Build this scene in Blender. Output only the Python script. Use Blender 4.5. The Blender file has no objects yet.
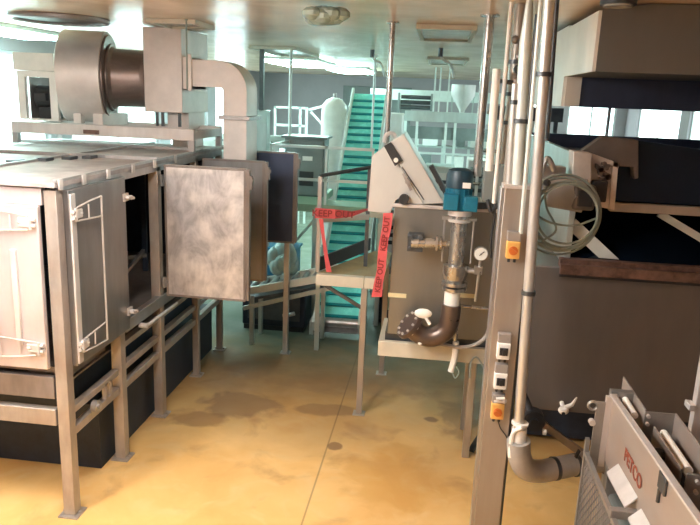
import bpy, bmesh, math, random
from mathutils import Vector, Matrix
random.seed(7)
C = bpy.context.scene.collection
PI = math.pi
# ------------------------------------------------------------------ camera
FPX, H = 692.86, 3.0
yaw, pit, rol = .11889071, .23611491, .04014917
fw = Vector((-math.sin(yaw)*math.cos(pit), math.cos(yaw)*math.cos(pit), -math.sin(pit)))
rt = Vector((math.cos(yaw), math.sin(yaw), 0)); up0 = rt.cross(fw)
CR = rt*math.cos(rol) + up0*math.sin(rol)
CU = -rt*math.sin(rol) + up0*math.cos(rol)
cam = bpy.data.objects.new('camera', bpy.data.cameras.new('camera')); C.objects.link(cam)
cam.matrix_world = Matrix(((CR.x, CU.x, -fw.x, 0), (CR.y, CU.y, -fw.y, 0), (CR.z, CU.z, -fw.z, H), (0, 0, 0, 1)))
cam.data.sensor_width = 36; cam.data.lens = FPX/700*36; cam.data.clip_end = 200; cam.data.clip_start = .05
bpy.context.scene.camera = cam

def ray(x, y): return fw + CR*((x-350)/FPX) - CU*((y-262.5)/FPX)
def at(x, y, Y):                       # a point measured off the photo at real depth Y
    d = ray(x, y); return Vector((0, 0, H)) + d*(Y/d.y)

# ------------------------------------------------------------------ materials
MATS = {}
def nodes(name):
    m = bpy.data.materials.new(name); m.use_nodes = True
    nt = m.node_tree; b = nt.nodes['Principled BSDF']; MATS[name] = m
    return m, nt, b
def surf(name, col, rough=.45, metal=0., var=.18, scale=5., stretch=(1, 1, 1), bump=.0, dirt=None, damt=.5, dscale=1.6, distort=0., coat=0., spec=.5, detail=6):
    m, nt, b = nodes(name); N, L = nt.nodes, nt.links
    tc = N.new('ShaderNodeTexCoord'); mp = N.new('ShaderNodeMapping'); mp.inputs['Scale'].default_value = stretch
    L.new(tc.outputs['Object'], mp.inputs['Vector'])
    n = N.new('ShaderNodeTexNoise'); n.inputs['Scale'].default_value = scale; n.inputs['Detail'].default_value = detail
    n.inputs['Roughness'].default_value = .62; n.inputs['Distortion'].default_value = distort
    L.new(mp.outputs[0], n.inputs['Vector'])
    r = N.new('ShaderNodeValToRGB'); r.color_ramp.elements[0].position = .3; r.color_ramp.elements[1].position = .7
    r.color_ramp.elements[0].color = [max(0, c*(1-var)) for c in col]+[1]
    r.color_ramp.elements[1].color = [min(1, c*(1+var)) for c in col]+[1]
    L.new(n.outputs['Fac'], r.inputs[0]); out = r.outputs[0]
    if dirt:
        n2 = N.new('ShaderNodeTexNoise'); n2.inputs['Scale'].default_value = dscale; n2.inputs['Detail'].default_value = 8
        L.new(tc.outputs['Object'], n2.inputs['Vector'])
        r2 = N.new('ShaderNodeValToRGB'); r2.color_ramp.elements[0].position = .45; r2.color_ramp.elements[1].position = .72
        r2.color_ramp.elements[1].color = (damt, damt, damt, 1)
        L.new(n2.outputs['Fac'], r2.inputs[0])
        mx = N.new('ShaderNodeMix'); mx.data_type = 'RGBA'; L.new(r2.outputs[0], mx.inputs['Factor'])
        L.new(out, mx.inputs['A']); mx.inputs['B'].default_value = (*dirt, 1); out = mx.outputs['Result']
    L.new(out, b.inputs['Base Color'])
    mr = N.new('ShaderNodeMapRange'); mr.inputs['To Min'].default_value = max(.03, rough-.1); mr.inputs['To Max'].default_value = min(1, rough+.12)
    L.new(n.outputs['Fac'], mr.inputs['Value']); L.new(mr.outputs[0], b.inputs['Roughness'])
    b.inputs['Metallic'].default_value = metal; b.inputs['Specular IOR Level'].default_value = spec
    b.inputs['Coat Weight'].default_value = coat
    if bump:
        bp = N.new('ShaderNodeBump'); bp.inputs['Strength'].default_value = bump; bp.inputs['Distance'].default_value = .02
        L.new(n.outputs['Fac'], bp.inputs['Height']); L.new(bp.outputs[0], b.inputs['Normal'])
    return m
def glow(name, col, s):
    m, nt, b = nodes(name); b.inputs['Base Color'].default_value = (*col, 1)
    b.inputs['Emission Color'].default_value = (*col, 1); b.inputs['Emission Strength'].default_value = s
    return m

M = {}
M['steel'] = surf('stainless_steel', (.46, .46, .47), .36, .8, .16, 9, (1, 1, .15), .05, (.30, .22, .16), .45)
M['side_sheet'] = surf('shaded_side_steel', (.27, .265, .27), .38, .75, .2, 6, (1, 1, .15), .05, (.16, .13, .12), .5)  # oven side steel, its dimmer light put into a darker colour
M['steel_pale'] = surf('pale_stainless_steel', (.66, .63, .62), .5, .45, .12, 7, (1, 1, .2), .03, (.45, .34, .28), .4)
M['steel_brown'] = surf('stained_steel', (.26, .23, .22), .5, .6, .25, 7, (1, 1, .3), .08, (.14, .09, .06), .6)
M['steel_dark'] = surf('dark_steel', (.11, .12, .13), .4, .7, .25, 6, (1, 1, 1), .05, (.05, .05, .06), .5)
M['steel_blue'] = surf('blue_grey_steel', (.07, .09, .15), .38, .6, .18, 4, (1, 1, .4), .03)
M['door_inner'] = surf('scuffed_door_steel', (.47, .45, .46), .42, .5, .30, 3.0, (1.6, 1, .7), .10, (.95, .90, .86), .7, 5, 3.5, detail=10)
M['oven_front'] = surf('oven_front_steel', (.66, .60, .61), .42, .5, .12, 4, (1, 1, .25), .03, (.46, .36, .35), .5)
M['oven_top'] = surf('greasy_roof_steel', (.42, .385, .38), .6, .35, .28, 5, (1, 1, 1), .08, (.22, .18, .17), .7, 1.2)
M['shade_steel'] = surf('blue_shade_steel', (.022, .030, .048), .55, .2, .4, 6, (1, 1, 1), .06)  # dark steel with shade and blue window light put into the colour
M['teal_steel'] = surf('satin_far_steel', (.50, .56, .55), .4, .7, .15, 5, (1, 1, .3), .03)
M['duct'] = surf('galvanised_duct', (.78, .72, .69), .45, .4, .10, 4, (1, 1, 1), .03, (.45, .36, .30), .3)
M['duct_dark'] = surf('browned_duct', (.25, .19, .17), .35, .7, .3, 6, (.2, 1, 1), .05)
M['leg'] = surf('greased_leg_steel', (.42, .38, .35), .42, .5, .2, 8, (1, 1, .3), .05, (.28, .18, .11), .45, 3)
M['column'] = surf('column_steel', (.38, .34, .30), .42, .5, .1, 9, (1, 1, .1), .03, (.36, .25, .17), .45, 2.2)
M['tank'] = surf('tank_steel', (.165, .155, .15), .45, .5, .12, 5, (1, 1, .2), .04, (.24, .19, .16), .4, 1.3)
M['midtank'] = surf('mid_tank_steel', (.25, .25, .235), .36, .7, .1, 5, (1, 1, .2), .03, (.35, .28, .2), .3, 1.3)
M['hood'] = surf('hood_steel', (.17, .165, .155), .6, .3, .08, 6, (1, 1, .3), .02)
M['hood_lit'] = surf('hood_lit_sheet', (.86, .83, .78), .5, .1, .06, 6, (1, 1, .3), .02)  # hood steel with the light on its side put into a pale colour
M['white'] = surf('white_plastic', (.88, .87, .84), .45, 0, .06, 8)
M['chute'] = surf('satin_chute_steel', (.64, .65, .64), .42, .4, .06, 5, (1, 1, .4), .02, (.5, .45, .4), .3, 3)
M['bag'] = surf('cloudy_plastic', (.36, .50, .49), .22, 0, .2, 9, (1, 1, 1), .4)
M['black'] = surf('black_rubber', (.025, .025, .028), .55, 0, .3, 12)
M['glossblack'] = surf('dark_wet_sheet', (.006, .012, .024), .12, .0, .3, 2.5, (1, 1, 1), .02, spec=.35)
M['rust'] = surf('rusty_lip', (.13, .075, .06), .7, .2, .5, 22, (1, 1, 1), .3, (.26, .16, .13), .6, 9)
M['brown'] = surf('brown_cover_sheet', (.13, .11, .10), .5, .4, .15, 7, (1, 1, 1), .04)
M['tan'] = surf('tan_bracket', (.58, .52, .47), .5, .3, .12, 9)
M['teal_motor'] = surf('teal_enamel', (.01, .16, .26), .38, .1, .2, 9)
M['motor_top'] = surf('dark_motor_enamel', (.02, .055, .085), .4, .1, .2, 9)
M['pump'] = surf('brown_pump_pipe', (.15, .115, .10), .3, .6, .2, 6)
M['pipe'] = surf('sanitary_pipe', (.50, .49, .47), .26, .85, .12, 8, (1, 1, .3), .02)
M['conduit'] = surf('grey_conduit', (.68, .68, .67), .32, .6, .12, 8, (1, 1, .2), .02)
M['hose'] = surf('grey_hose', (.38, .36, .34), .5, 0, .12, 9, bump=.05)
M['cable'] = surf('grey_green_cable', (.26, .30, .27), .5, 0, .1, 9)
M['yellow'] = surf('yellow_box_plastic', (.80, .46, .13), .45, 0, .06, 9)
M['orange'] = surf('orange_knob', (.62, .16, .03), .4, 0, .06, 9)
M['greybox'] = surf('grey_box_plastic', (.30, .27, .25), .55, 0, .08, 9)
M['belt'] = surf('pale_teal_belt', (.26, .92, .86), .25, 0, .08, 6)
M['cleat'] = surf('teal_cleat', (.0, .26, .31), .3, 0, .1, 6)
M['beltrail'] = surf('conveyor_side_rail', (.70, .76, .74), .4, .3, .08, 6)
M['tape'] = surf('red_barrier_tape', (.62, .10, .11), .45, 0, .1, 12)
M['ink'] = surf('dark_red_ink', (.22, .02, .02), .6, 0, .1, 9)
M['brand'] = surf('red_brown_lettering', (.28, .07, .04), .6, 0, .1, 9)
M['deck'] = surf('worn_deck_board', (.34, .28, .15), .6, .1, .25, 6, (1, 1, 1), .05, (.24, .17, .08), .5, 3)
M['creambeam'] = surf('cream_beam', (.60, .57, .48), .5, .1, .08, 6)
M['green'] = surf('green_platform_sheet', (.26, .38, .27), .42, .1, .12, 4)
M['cabinet'] = surf('grey_cabinet', (.21, .24, .24), .45, .2, .1, 5)
M['paper'] = surf('yellowed_tag', (.80, .70, .42), .6, 0, .05, 9)
M['fmplate'] = surf('feeder_side_plate', (.42, .37, .34), .4, .5, .12, 5, (1, .3, 1), .03, (.44, .30, .22), .4, 5)
M['fmframe'] = surf('feeder_frame_steel', (.34, .33, .32), .38, .65, .15, 9)
M['wall_m'] = surf('painted_wall', (.42, .40, .43), .55, 0, .06, 2)
M['blue_lit'] = surf('blue_crate_plastic', (.03, .20, .35), .4, 0, .1, 6)
M['lamp_cool'] = glow('cool_tube_diffuser', (.62, 1, .94), 34)
M['lamp_warm'] = glow('warm_tube_diffuser', (1, .95, .885), 60)
M['lamp_off'] = surf('unlit_diffuser', (.52, .50, .44), .2, 0, .05, 6)
M['sky_pane'] = glow('bright_window_glass', (.80, .99, 1), 2.3)
M['glass'] = surf('gauge_glass', (.80, .80, .76), .15, 0, .02, 9)

def floor_mat():
    m, nt, b = nodes('yellow_epoxy_floor'); N, L = nt.nodes, nt.links
    tc = N.new('ShaderNodeTexCoord')
    def noise(s, d=6, dist=0):
        n = N.new('ShaderNodeTexNoise'); n.inputs['Scale'].default_value = s; n.inputs['Detail'].default_value = d
        n.inputs['Distortion'].default_value = dist; L.new(tc.outputs['Object'], n.inputs['Vector']); return n.outputs['Fac']
    def ramp(src, p0, p1, c0=(0, 0, 0), c1=(1, 1, 1)):
        r = N.new('ShaderNodeValToRGB'); r.color_ramp.elements[0].position = p0; r.color_ramp.elements[1].position = p1
        r.color_ramp.elements[0].color = (*c0, 1); r.color_ramp.elements[1].color = (*c1, 1); L.new(src, r.inputs[0]); return r.outputs[0]
    def mix(f, a, bb, k=None):
        x = N.new('ShaderNodeMix'); x.data_type = 'RGBA'; L.new(f, x.inputs['Factor'])
        for nm, v in (('A', a), ('B', bb)):
            if isinstance(v, tuple): x.inputs[nm].default_value = (*v, 1)
            else: L.new(v, x.inputs[nm])
        return x.outputs['Result']
    def math_(op, a, bb=None):
        x = N.new('ShaderNodeMath'); x.operation = op
        for i, v in enumerate((a, bb)):
            if v is None: continue
            if isinstance(v, (int, float)): x.inputs[i].default_value = v
            else: L.new(v, x.inputs[i])
        return x.outputs[0]
    base = ramp(noise(1.1, 9, .6), .3, .7, (.66, .37, .115), (.82, .545, .225))
    base = mix(ramp(noise(3.4, 8, 1.2), .5, .75, (0, 0, 0), (.5, .5, .5)), base, (.74, .54, .27))
    base = mix(ramp(noise(2.3, 9, .5), .56, .74, (0, 0, 0), (.55, .55, .55)), base, (.33, .16, .055))
    sep = N.new('ShaderNodeSeparateXYZ'); L.new(tc.outputs['Object'], sep.inputs[0]); X, Y = sep.outputs[0], sep.outputs[1]
    n1 = noise(3.5, 6, .4)
    def blob(cx, cy, rx, ry, col, amt):
        nonlocal base
        dx = math_('DIVIDE', math_('SUBTRACT', X, cx), rx); dy = math_('DIVIDE', math_('SUBTRACT', Y, cy), ry)
        d = math_('SQRT', math_('ADD', math_('MULTIPLY', dx, dx), math_('MULTIPLY', dy, dy)))
        d = math_('ADD', d, math_('MULTIPLY', math_('SUBTRACT', n1, .5), 1.6))
        f = ramp(d, .75, 1.05, (amt,)*3, (0, 0, 0)); base = mix(f, base, col)
    blob(-1.75, 6.15, .42, .32, (.24, .14, .08), .62)       # dried spill
    blob(-2.05, 5.75, .30, .18, (.30, .15, .06), .6)
    blob(-.9, 6.2, .35, .14, (.27, .15, .07), .6)
    blob(-.2, 5.1, .42, .5, (.58, .30, .07), .45)
    blob(.12, 6.2, .09, .07, (.22, .12, .06), .8)
    blob(-.72, 5.5, .07, .08, (.22, .12, .06), .8)
    blob(.6, 6.3, .5, .5, (.24, .14, .07), .5)
    blob(-1.0, 7.2, 1.3, .6, (.34, .20, .09), .5)
    falloff_tone = math_('ADD', math_('DIVIDE', Y, 10.), math_('MULTIPLY', noise(.9, 8, .8), .25)); base = mix(ramp(falloff_tone, .62, .84, (0, 0, 0), (.8, .8, .8)), base, (.22, .12, .055))  # light falloff painted in: browner and darker with depth, broken by noise
    # dim, cool light of the far bays painted in as dark grey-green
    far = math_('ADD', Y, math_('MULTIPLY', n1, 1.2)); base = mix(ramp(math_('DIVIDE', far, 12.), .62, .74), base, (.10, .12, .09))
    # expansion joint
    j = math_('ABSOLUTE', math_('ADD', X, .79)); base = mix(ramp(j, .004, .009, (.5, .5, .5), (0, 0, 0)), base, (.12, .07, .03))
    L.new(base, b.inputs['Base Color'])
    rr = ramp(noise(2.2, 5), .3, .7, (.40,)*3, (.72,)*3); b.inputs['Specular IOR Level'].default_value = .3; L.new(rr, b.inputs['Roughness'])
    bp = N.new('ShaderNodeBump'); bp.inputs['Strength'].default_value = .12; bp.inputs['Distance'].default_value = .02
    L.new(noise(5, 5), bp.inputs['Height']); L.new(bp.outputs[0], b.inputs['Normal'])
    return m
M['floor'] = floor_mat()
M['ceiling'] = surf('glossy_ceiling_panel', (.86, .67, .49), .22, 0, .10, .9, (1, 1, 1), .06, (.42, .30, .20), .45, 1.3, .6)

# ------------------------------------------------------------------ geometry
class MB:
    def __init__(s): s.v = []; s.f = []
    def add(s, vs, fs):
        k = len(s.v); s.v += [Vector(v) for v in vs]; s.f += [tuple(i+k for i in f) for f in fs]; return s
    def box(s, x0, x1, y0, y1, z0, z1):
        return s.add([(x, y, z) for x in (x0, x1) for y in (y0, y1) for z in (z0, z1)],
                     [(0, 1, 3, 2), (4, 6, 7, 5), (0, 4, 5, 1), (2, 3, 7, 6), (0, 2, 6, 4), (1, 5, 7, 3)])
    def bar(s, p0, p1, w, h, up=(0, 0, 1)):
        p0, p1 = Vector(p0), Vector(p1); d = (p1-p0).normalized(); u = Vector(up)
        if abs(d.dot(u)) > .98: u = Vector((0, 1, 0))
        a = d.cross(u).normalized(); b = a.cross(d).normalized()
        vs = [p + a*i*w/2 + b*j*h/2 for p in (p0, p1) for i in (-1, 1) for j in (-1, 1)]
        return s.add(vs, [(0, 1, 3, 2), (4, 6, 7, 5), (0, 4, 5, 1), (2, 3, 7, 6), (0, 2, 6, 4), (1, 5, 7, 3)])
    def tube(s, pts, r, n=14, closed=False):
        pts = [Vector(p) for p in pts]; m = len(pts); rs = r if isinstance(r, (list, tuple)) else [r]*m
        k0 = None; rings = []
        for i, p in enumerate(pts):
            if closed: d = pts[(i+1) % m]-pts[i-1]
            else: d = pts[min(i+1, m-1)]-pts[max(i-1, 0)]
            d.normalize()
            if k0 is None:
                k0 = d.orthogonal().normalized()
            k0 = (k0 - d*k0.dot(d)).normalized(); b = d.cross(k0)
            rings.append([p + (k0*math.cos(2*PI*j/n)+b*math.sin(2*PI*j/n))*rs[i] for j in range(n)])
        vs = [v for q in rings for v in q]; fs = []
        for i in range(m if closed else m-1):
            a, b2 = i*n, ((i+1) % m)*n
            for j in range(n): fs.append((a+j, a+(j+1) % n, b2+(j+1) % n, b2+j))
        if not closed: fs += [tuple(range(n))[::-1], tuple((m-1)*n+j for j in range(n))]
        return s.add(vs, fs)
    def cyl(s, p0, p1, r, n=24, r2=None): return s.tube([p0, p1], [r, r if r2 is None else r2], n)
    def prism(s, poly, ax, a, b):
        def q(u, v, w): return {'x': (w, u, v), 'y': (u, w, v), 'z': (u, v, w)}[ax]
        n = len(poly); vs = [q(u, v, w) for w in (a, b) for u, v in poly]
        return s.add(vs, [tuple(range(n)), tuple(range(2*n-1, n-1, -1))] + [(i, (i+1) % n, n+(i+1) % n, n+i) for i in range(n)])
    def ball(s, c, r, n=12, sc=(1, 1, 1)):
        c = Vector(c); vs = [c+Vector((0, 0, r*sc[2]))]; fs = []
        for i in range(1, n//2):
            t = PI*i/(n//2)
            vs += [c+Vector((r*sc[0]*math.sin(t)*math.cos(2*PI*j/n), r*sc[1]*math.sin(t)*math.sin(2*PI*j/n), r*sc[2]*math.cos(t))) for j in range(n)]
        vs.append(c-Vector((0, 0, r*sc[2]))); R = n//2-1
        for j in range(n):
            fs.append((0, 1+j, 1+(j+1) % n)); fs.append((len(vs)-1, 1+(R-1)*n+(j+1) % n, 1+(R-1)*n+j))
            for i in range(R-1): fs.append((1+i*n+j, 1+(i+1)*n+j, 1+(i+1)*n+(j+1) % n, 1+i*n+(j+1) % n))
        return s.add(vs, fs)
    def build(s, name, mat, parent=None, bev=0, label=None):
        bm = bmesh.new(); vs = [bm.verts.new(v) for v in s.v]
        for f in s.f:
            try: bm.faces.new([vs[i] for i in f])
            except ValueError: pass
        bmesh.ops.recalc_face_normals(bm, faces=bm.faces)
        if parent is not None: org = ORG[parent.name]
        else:
            org = Vector((sum(v.x for v in s.v)/len(s.v), sum(v.y for v in s.v)/len(s.v), min(v.z for v in s.v)))
        bmesh.ops.translate(bm, verts=bm.verts, vec=-org)
        me = bpy.data.meshes.new(name); bm.to_mesh(me); bm.free()
        me.polygons.foreach_set('use_smooth', [True]*len(me.polygons)); me.set_sharp_from_angle(angle=math.radians(34))
        o = bpy.data.objects.new(name, me); C.objects.link(o); me.materials.append(mat)
        if parent is not None: o.parent = parent
        else: o.location = org
        ORG[o.name] = org
        if bev:
            md = o.modifiers.new('bevel', 'BEVEL'); md.width = bev; md.segments = 2; md.limit_method = 'ANGLE'; md.angle_limit = math.radians(40)
        if label: o['label'] = label
        return o
ORG = {}
def tag(o, label, cat, group=None, kind=None):
    o['label'] = label; o['category'] = cat
    if group: o['group'] = group
    if kind: o['kind'] = kind
    return o
def thing(name, label, cat, loc, group=None):
    o = bpy.data.objects.new(name, None); C.objects.link(o); o.location = loc; o.empty_display_size = .1
    ORG[o.name] = Vector(loc); return tag(o, label, cat, group)
def struct(o): o['kind'] = 'structure'; return o
def copy_tree(root, off, label):
    r = root.copy(); C.objects.link(r); r.location = root.location+Vector(off); r['label'] = label
    ORG[r.name] = Vector(r.location)
    for ch in list(root.children):
        c = ch.copy(); C.objects.link(c); c.parent = r
        for g in list(ch.children):
            d = g.copy(); C.objects.link(d); d.parent = c
    return r
def text(body, size, p, xdir, ydir, mat, parent, name='lettering', depth=.001, track=1.0):
    cu = bpy.data.curves.new(name, 'FONT'); cu.body = body; cu.size = size; cu.extrude = depth; cu.align_x = 'CENTER'; cu.align_y = 'CENTER'
    cu.space_character = track; cu.offset = size*.018
    t = bpy.data.objects.new('tmp_text', cu); C.objects.link(t); dg = bpy.context.evaluated_depsgraph_get()
    me = bpy.data.meshes.new_from_object(t.evaluated_get(dg)); bpy.data.objects.remove(t)
    x = Vector(xdir).normalized(); y = Vector(ydir); y = (y-x*y.dot(x)).normalized(); z = x.cross(y); org = ORG[parent.name]
    me.transform(Matrix(((x.x, y.x, z.x, p[0]-org.x), (x.y, y.y, z.y, p[1]-org.y), (x.z, y.z, z.z, p[2]-org.z), (0, 0, 0, 1))))
    o = bpy.data.objects.new(name, me); C.objects.link(o); me.materials.clear(); me.materials.append(mat); o.parent = parent; ORG[o.name] = org
    return o
def arc(c, r, a0, a1, n, u, v):
    c, u, v = Vector(c), Vector(u), Vector(v)
    return [c + u*r*math.cos(a0+(a1-a0)*i/n) + v*r*math.sin(a0+(a1-a0)*i/n) for i in range(n+1)]
def smooth(pts, k=6):                    # Catmull-Rom
    P = [Vector(p) for p in pts]; P = [P[0]*2-P[1]]+P+[P[-1]*2-P[-2]]; out = []
    for i in range(1, len(P)-2):
        for j in range(k):
            t = j/k; a, b, c, d = P[i-1:i+3]
            out.append(.5*((2*b)+(c-a)*t+(2*a-5*b+4*c-d)*t*t+(3*b-a-3*c+d)*t**3))
    return out+[P[-2]]

# ------------------------------------------------------------------ room
XL, XR, YB, YF, ZC = -5.6, 5.5, 22., -2., 3.6
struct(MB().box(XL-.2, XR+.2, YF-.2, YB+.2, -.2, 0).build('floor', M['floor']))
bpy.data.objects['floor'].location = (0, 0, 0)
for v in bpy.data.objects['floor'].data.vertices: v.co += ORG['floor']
o = struct(MB().box(XL-.2, XR+.2, YF-.2, YB+.2, ZC, ZC+.15).build('ceiling', M['ceiling']))
def wall_with_holes(name, ax, c0, c1, u0, u1, holes, z0, z1):
    m = MB()
    def b(ua, ub, za, zb):
        if ub-ua < .001 or zb-za < .001: return
        m.box(c0, c1, ua, ub, za, zb) if ax == 'x' else m.box(ua, ub, c0, c1, za, zb)
    cur = u0
    for (a, bb) in holes: b(cur, a, 0, ZC); b(a, bb, 0, z0); b(a, bb, z1, ZC); cur = bb
    b(cur, u1, 0, ZC); return struct(m.build(name, M['wall_m']))
Lh = [(6.2, 9.6), (10.2, 13.6), (14.2, 16.6), (17.2, 20.2)]
Rh = [(9.0, 12.5), (13.1, 16.6), (17.2, 20.8)]
Bh = [(1.9, 3.3), (3.8, 5.2)]
wall_with_holes('wall_left', 'x', XL-.2, XL, YF, YB, Lh, 1.5, 3.4)
wall_with_holes('wall_right', 'x', XR, XR+.2, YF, YB, Rh, 1.2, 3.06)
wall_with_holes('wall_back', 'y', YB, YB+.2, XL, XR, Bh, 1.3, 3.2)
struct(MB().box(XL, XR, YF-.2, YF, 0, ZC).build('wall_front', M['wall_m']))
wn = 0
def window(ax, c, a, b, z0, z1, nm):
    global wn; wn += 1
    f = MB(); p = MB()
    def bx(m, ua, ub, za, zb, t0, t1): m.box(c+t0, c+t1, ua, ub, za, zb) if ax == 'x' else m.box(ua, ub, c+t0, c+t1, za, zb)
    t = .05; n = 2
    bx(f, a, b, z0, z0+t, -.04, .04); bx(f, a, b, z1-t, z1, -.04, .04)
    for i in range(n+1):
        u = a+(b-a-t)*i/n; bx(f, u, u+t, z0+t, z1-t, -.04, .04)
    bx(p, a+t, b-t, z0+t, z1-t, -.01, .01)
    fr = struct(f.build('window_%d' % wn, M['beltrail'])); ORG['w'] = ORG[fr.name]
    p.build('window_pane', M['sky_pane'], fr)
for a, b in Lh: window('x', XL-.1, a, b, 1.5, 3.4, 'l')
for a, b in Rh: window('x', XR+.1, a, b, 1.2, 3.06, 'r')
for a, b in Bh: window('y', YB+.1, a, b, 1.3, 3.2, 'b')

# ------------------------------------------------------------------ lamps
def ceiling_light(x, y, lx, ly, mat, label, group):
    t = thing('ceiling_light', label, 'light', (x, y, ZC-.09), group)
    MB().box(x-lx/2, x+lx/2, y-ly/2, y+ly/2, ZC-.045, ZC-.002).build('housing', M['beltrail'], t, .006)
    MB().box(x-lx/2+.03, x+lx/2-.03, y-ly/2+.03, y+ly/2-.03, ZC-.085, ZC-.045).build('diffuser', mat, t, .01)
    return t
G = 'ceiling lights'
ceiling_light(-2.65, 13.2, 1.0, 2.2, M['lamp_cool'], 'glaring white ceiling light high above the walkway cabinet', G)
ceiling_light(-2.05, 16.2, .9, 2.2, M['lamp_cool'], 'glaring white ceiling light over the top end of the teal conveyor', G)
ceiling_light(-4.9, 7.6, .6, 1.6, M['lamp_cool'], 'blown-out white ceiling light at the far left above the exhaust fan', G)
ceiling_light(1.6, 12.0, .5, 1.6, M['lamp_cool'], 'bright ceiling light behind the vertical conduits', G)
ceiling_light(1.45, 5.6, .3, 1.0, M['lamp_off'], 'unlit ceiling light above the hood of the big washer', G)
WG = 'warm ceiling lights over the near floor'
for x, y in ((-1.5, 3.15), (-2.7, 3.0), (-3.6, 1.6), (-1.9, 1.2)):
    ceiling_light(x, y, .35, 1.2, M['lamp_warm'], 'warm ceiling light over the near floor', WG)

t = thing('ceiling_lamp', 'dark round ceiling lamp above the near corner of the hood', 'lamp', (.96, 4.34, ZC-.04))
MB().cyl((.96, 4.34, ZC-.04), (.96, 4.34, ZC-.002), .10, 28).build('lamp_rim', M['steel_dark'], t)
MB().cyl((.96, 4.34, ZC-.05), (.96, 4.34, ZC-.04), .08, 28).build('lens', M['lamp_off'], t)

def panel(x0, x1, y0, y1, label):
    t = thing('ceiling_panel', label, 'ceiling panel', ((x0+x1)/2, (y0+y1)/2, ZC-.05))
    f = MB(); w = .035
    f.box(x0, x1, y0, y0+w, ZC-.04, ZC-.002).box(x0, x1, y1-w, y1, ZC-.04, ZC-.002).box(x0, x0+w, y0+w, y1-w, ZC-.04, ZC-.002).box(x1-w, x1, y0+w, y1-w, ZC-.04, ZC-.002)
    f.build('frame', M['creambeam'], t)
    MB().box(x0+w, x1-w, y0+w, y1-w, ZC-.02, ZC-.003).build('diffuser', M['lamp_off'], t)
panel(-.25, .25, 6.05, 7.3, 'unlit rectangular ceiling light panel between the two thin poles')
panel(-.25, .35, 10.6, 12.2, 'unlit far ceiling light panel above the cone hopper')
panel(-2.65, -2.2, 6.2, 6.75, 'unlit ceiling light panel above the square fan duct')
panel(-2.6, -1.95, 9.4, 11.2, 'grey ceiling light panel in front of the glaring lights')
# round extractor opening, far left
t = thing('ceiling_vent', 'dark round vent in the ceiling above the fan drum', 'vent', (-3.6, 6.3, ZC-.06))
MB().tube(arc((-3.55, 6.35, ZC-.02), .42, 0, 2*PI*31/32, 31, (1, 0, 0), (0, 1, 0)), .025, 10, True).build('rim', M['steel'], t)
MB().cyl((-3.55, 6.35, ZC-.018), (-3.55, 6.35, ZC-.002), .41, 32).build('cover', M['steel_dark'], t)
# plastic wrapped bundle hanging from the ceiling
m = MB(); bc = at(327, 3, 4.9)
for k in range(16):
    a = random.random()*2*PI; rr = random.random()*.13
    m.ball((bc.x+math.cos(a)*rr, bc.y+math.sin(a)*rr, 3.515+random.uniform(-.02, .03)), random.uniform(.05, .085), 10, (1.1, 1.1, .7))
tag(m.build('plastic_wrapped_lamp', M['bag']), 'clear plastic wrapped bundle on the ceiling at the top of the picture', 'wrapped lamp')

# ------------------------------------------------------------------ oven
OX0, OX1, OY0, OY1, OZ0, OZ1 = -4.35, -2.39, 4.10, 7.60, 1.10, 2.36
ov = thing('drying_oven', 'long stainless steel oven on legs with open side doors, left of the yellow aisle', 'oven', (OX1, OY0, 0))
LEGY = [4.10, 4.91, 5.72, 6.70, 7.50]
for k, y in enumerate(LEGY):
    y += .01
    w = .085 if k < 3 else .065
    for x in (OX1-w, OX0):
        l = MB().box(x, x+w, y, y+w, .012, 1.12 if (k and x != OX0) else OZ1-.02)
        if k in (1, 2, 3, 4) and x != OX0: l = MB().box(x, x+w, y, y+w, .012, OZ1-.02 if k != 1 else 1.12)
        lg = l.build('leg', M['leg'], ov, .004)
        MB().box(x-.03, x+w+.03, y-.03, y+w+.03, 0, .012).cyl((x-.015, y+w/2, .012), (x-.015, y+w/2, .028), .012, 8).cyl((x+w+.015, y+w/2, .012), (x+w+.015, y+w/2, .028), .012, 8).build('foot_plate', M['leg'], lg)
# roof with rims and seams
rf = MB().box(OX0-.02, OX1+.01, OY0-.02, OY1, OZ1, OZ1+.03)
rf.build('roof', M['oven_top'], ov, .003)
rm = MB()
rm.bar((OX0, 5.76, OZ1+.045), (OX1, 5.76, OZ1+.045), .05, .03)
rm.bar((OX0, 6.9, OZ1+.045), (OX1, 6.9, OZ1+.045), .05, .03)
rm.bar((-3.2, OY0, OZ1+.04), (-3.2, OY1, OZ1+.04), .03, .02)
rm.box(OX1-.02, OX1+.01, OY0, OY1, OZ1+.03, OZ1+.05)
rm.build('roof_rib', M['steel'], ov, .003)
for y in (4.12, 4.42, 4.78, 5.2, 5.62, 6.1):
    MB().box(OX1+.01, OX1+.022, y, y+.05, OZ1-.02, OZ1+.05).build('roof_clip', M['steel_pale'], ov, .004)
for i, y in enumerate((5.0, 5.25, 5.45, 5.6)):
    MB().box(-3.3+.1*i, -3.22+.1*i, y, y+.12, OZ1+.03, OZ1+.055).build('roof_clip', M['steel_dark'], ov)
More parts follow.
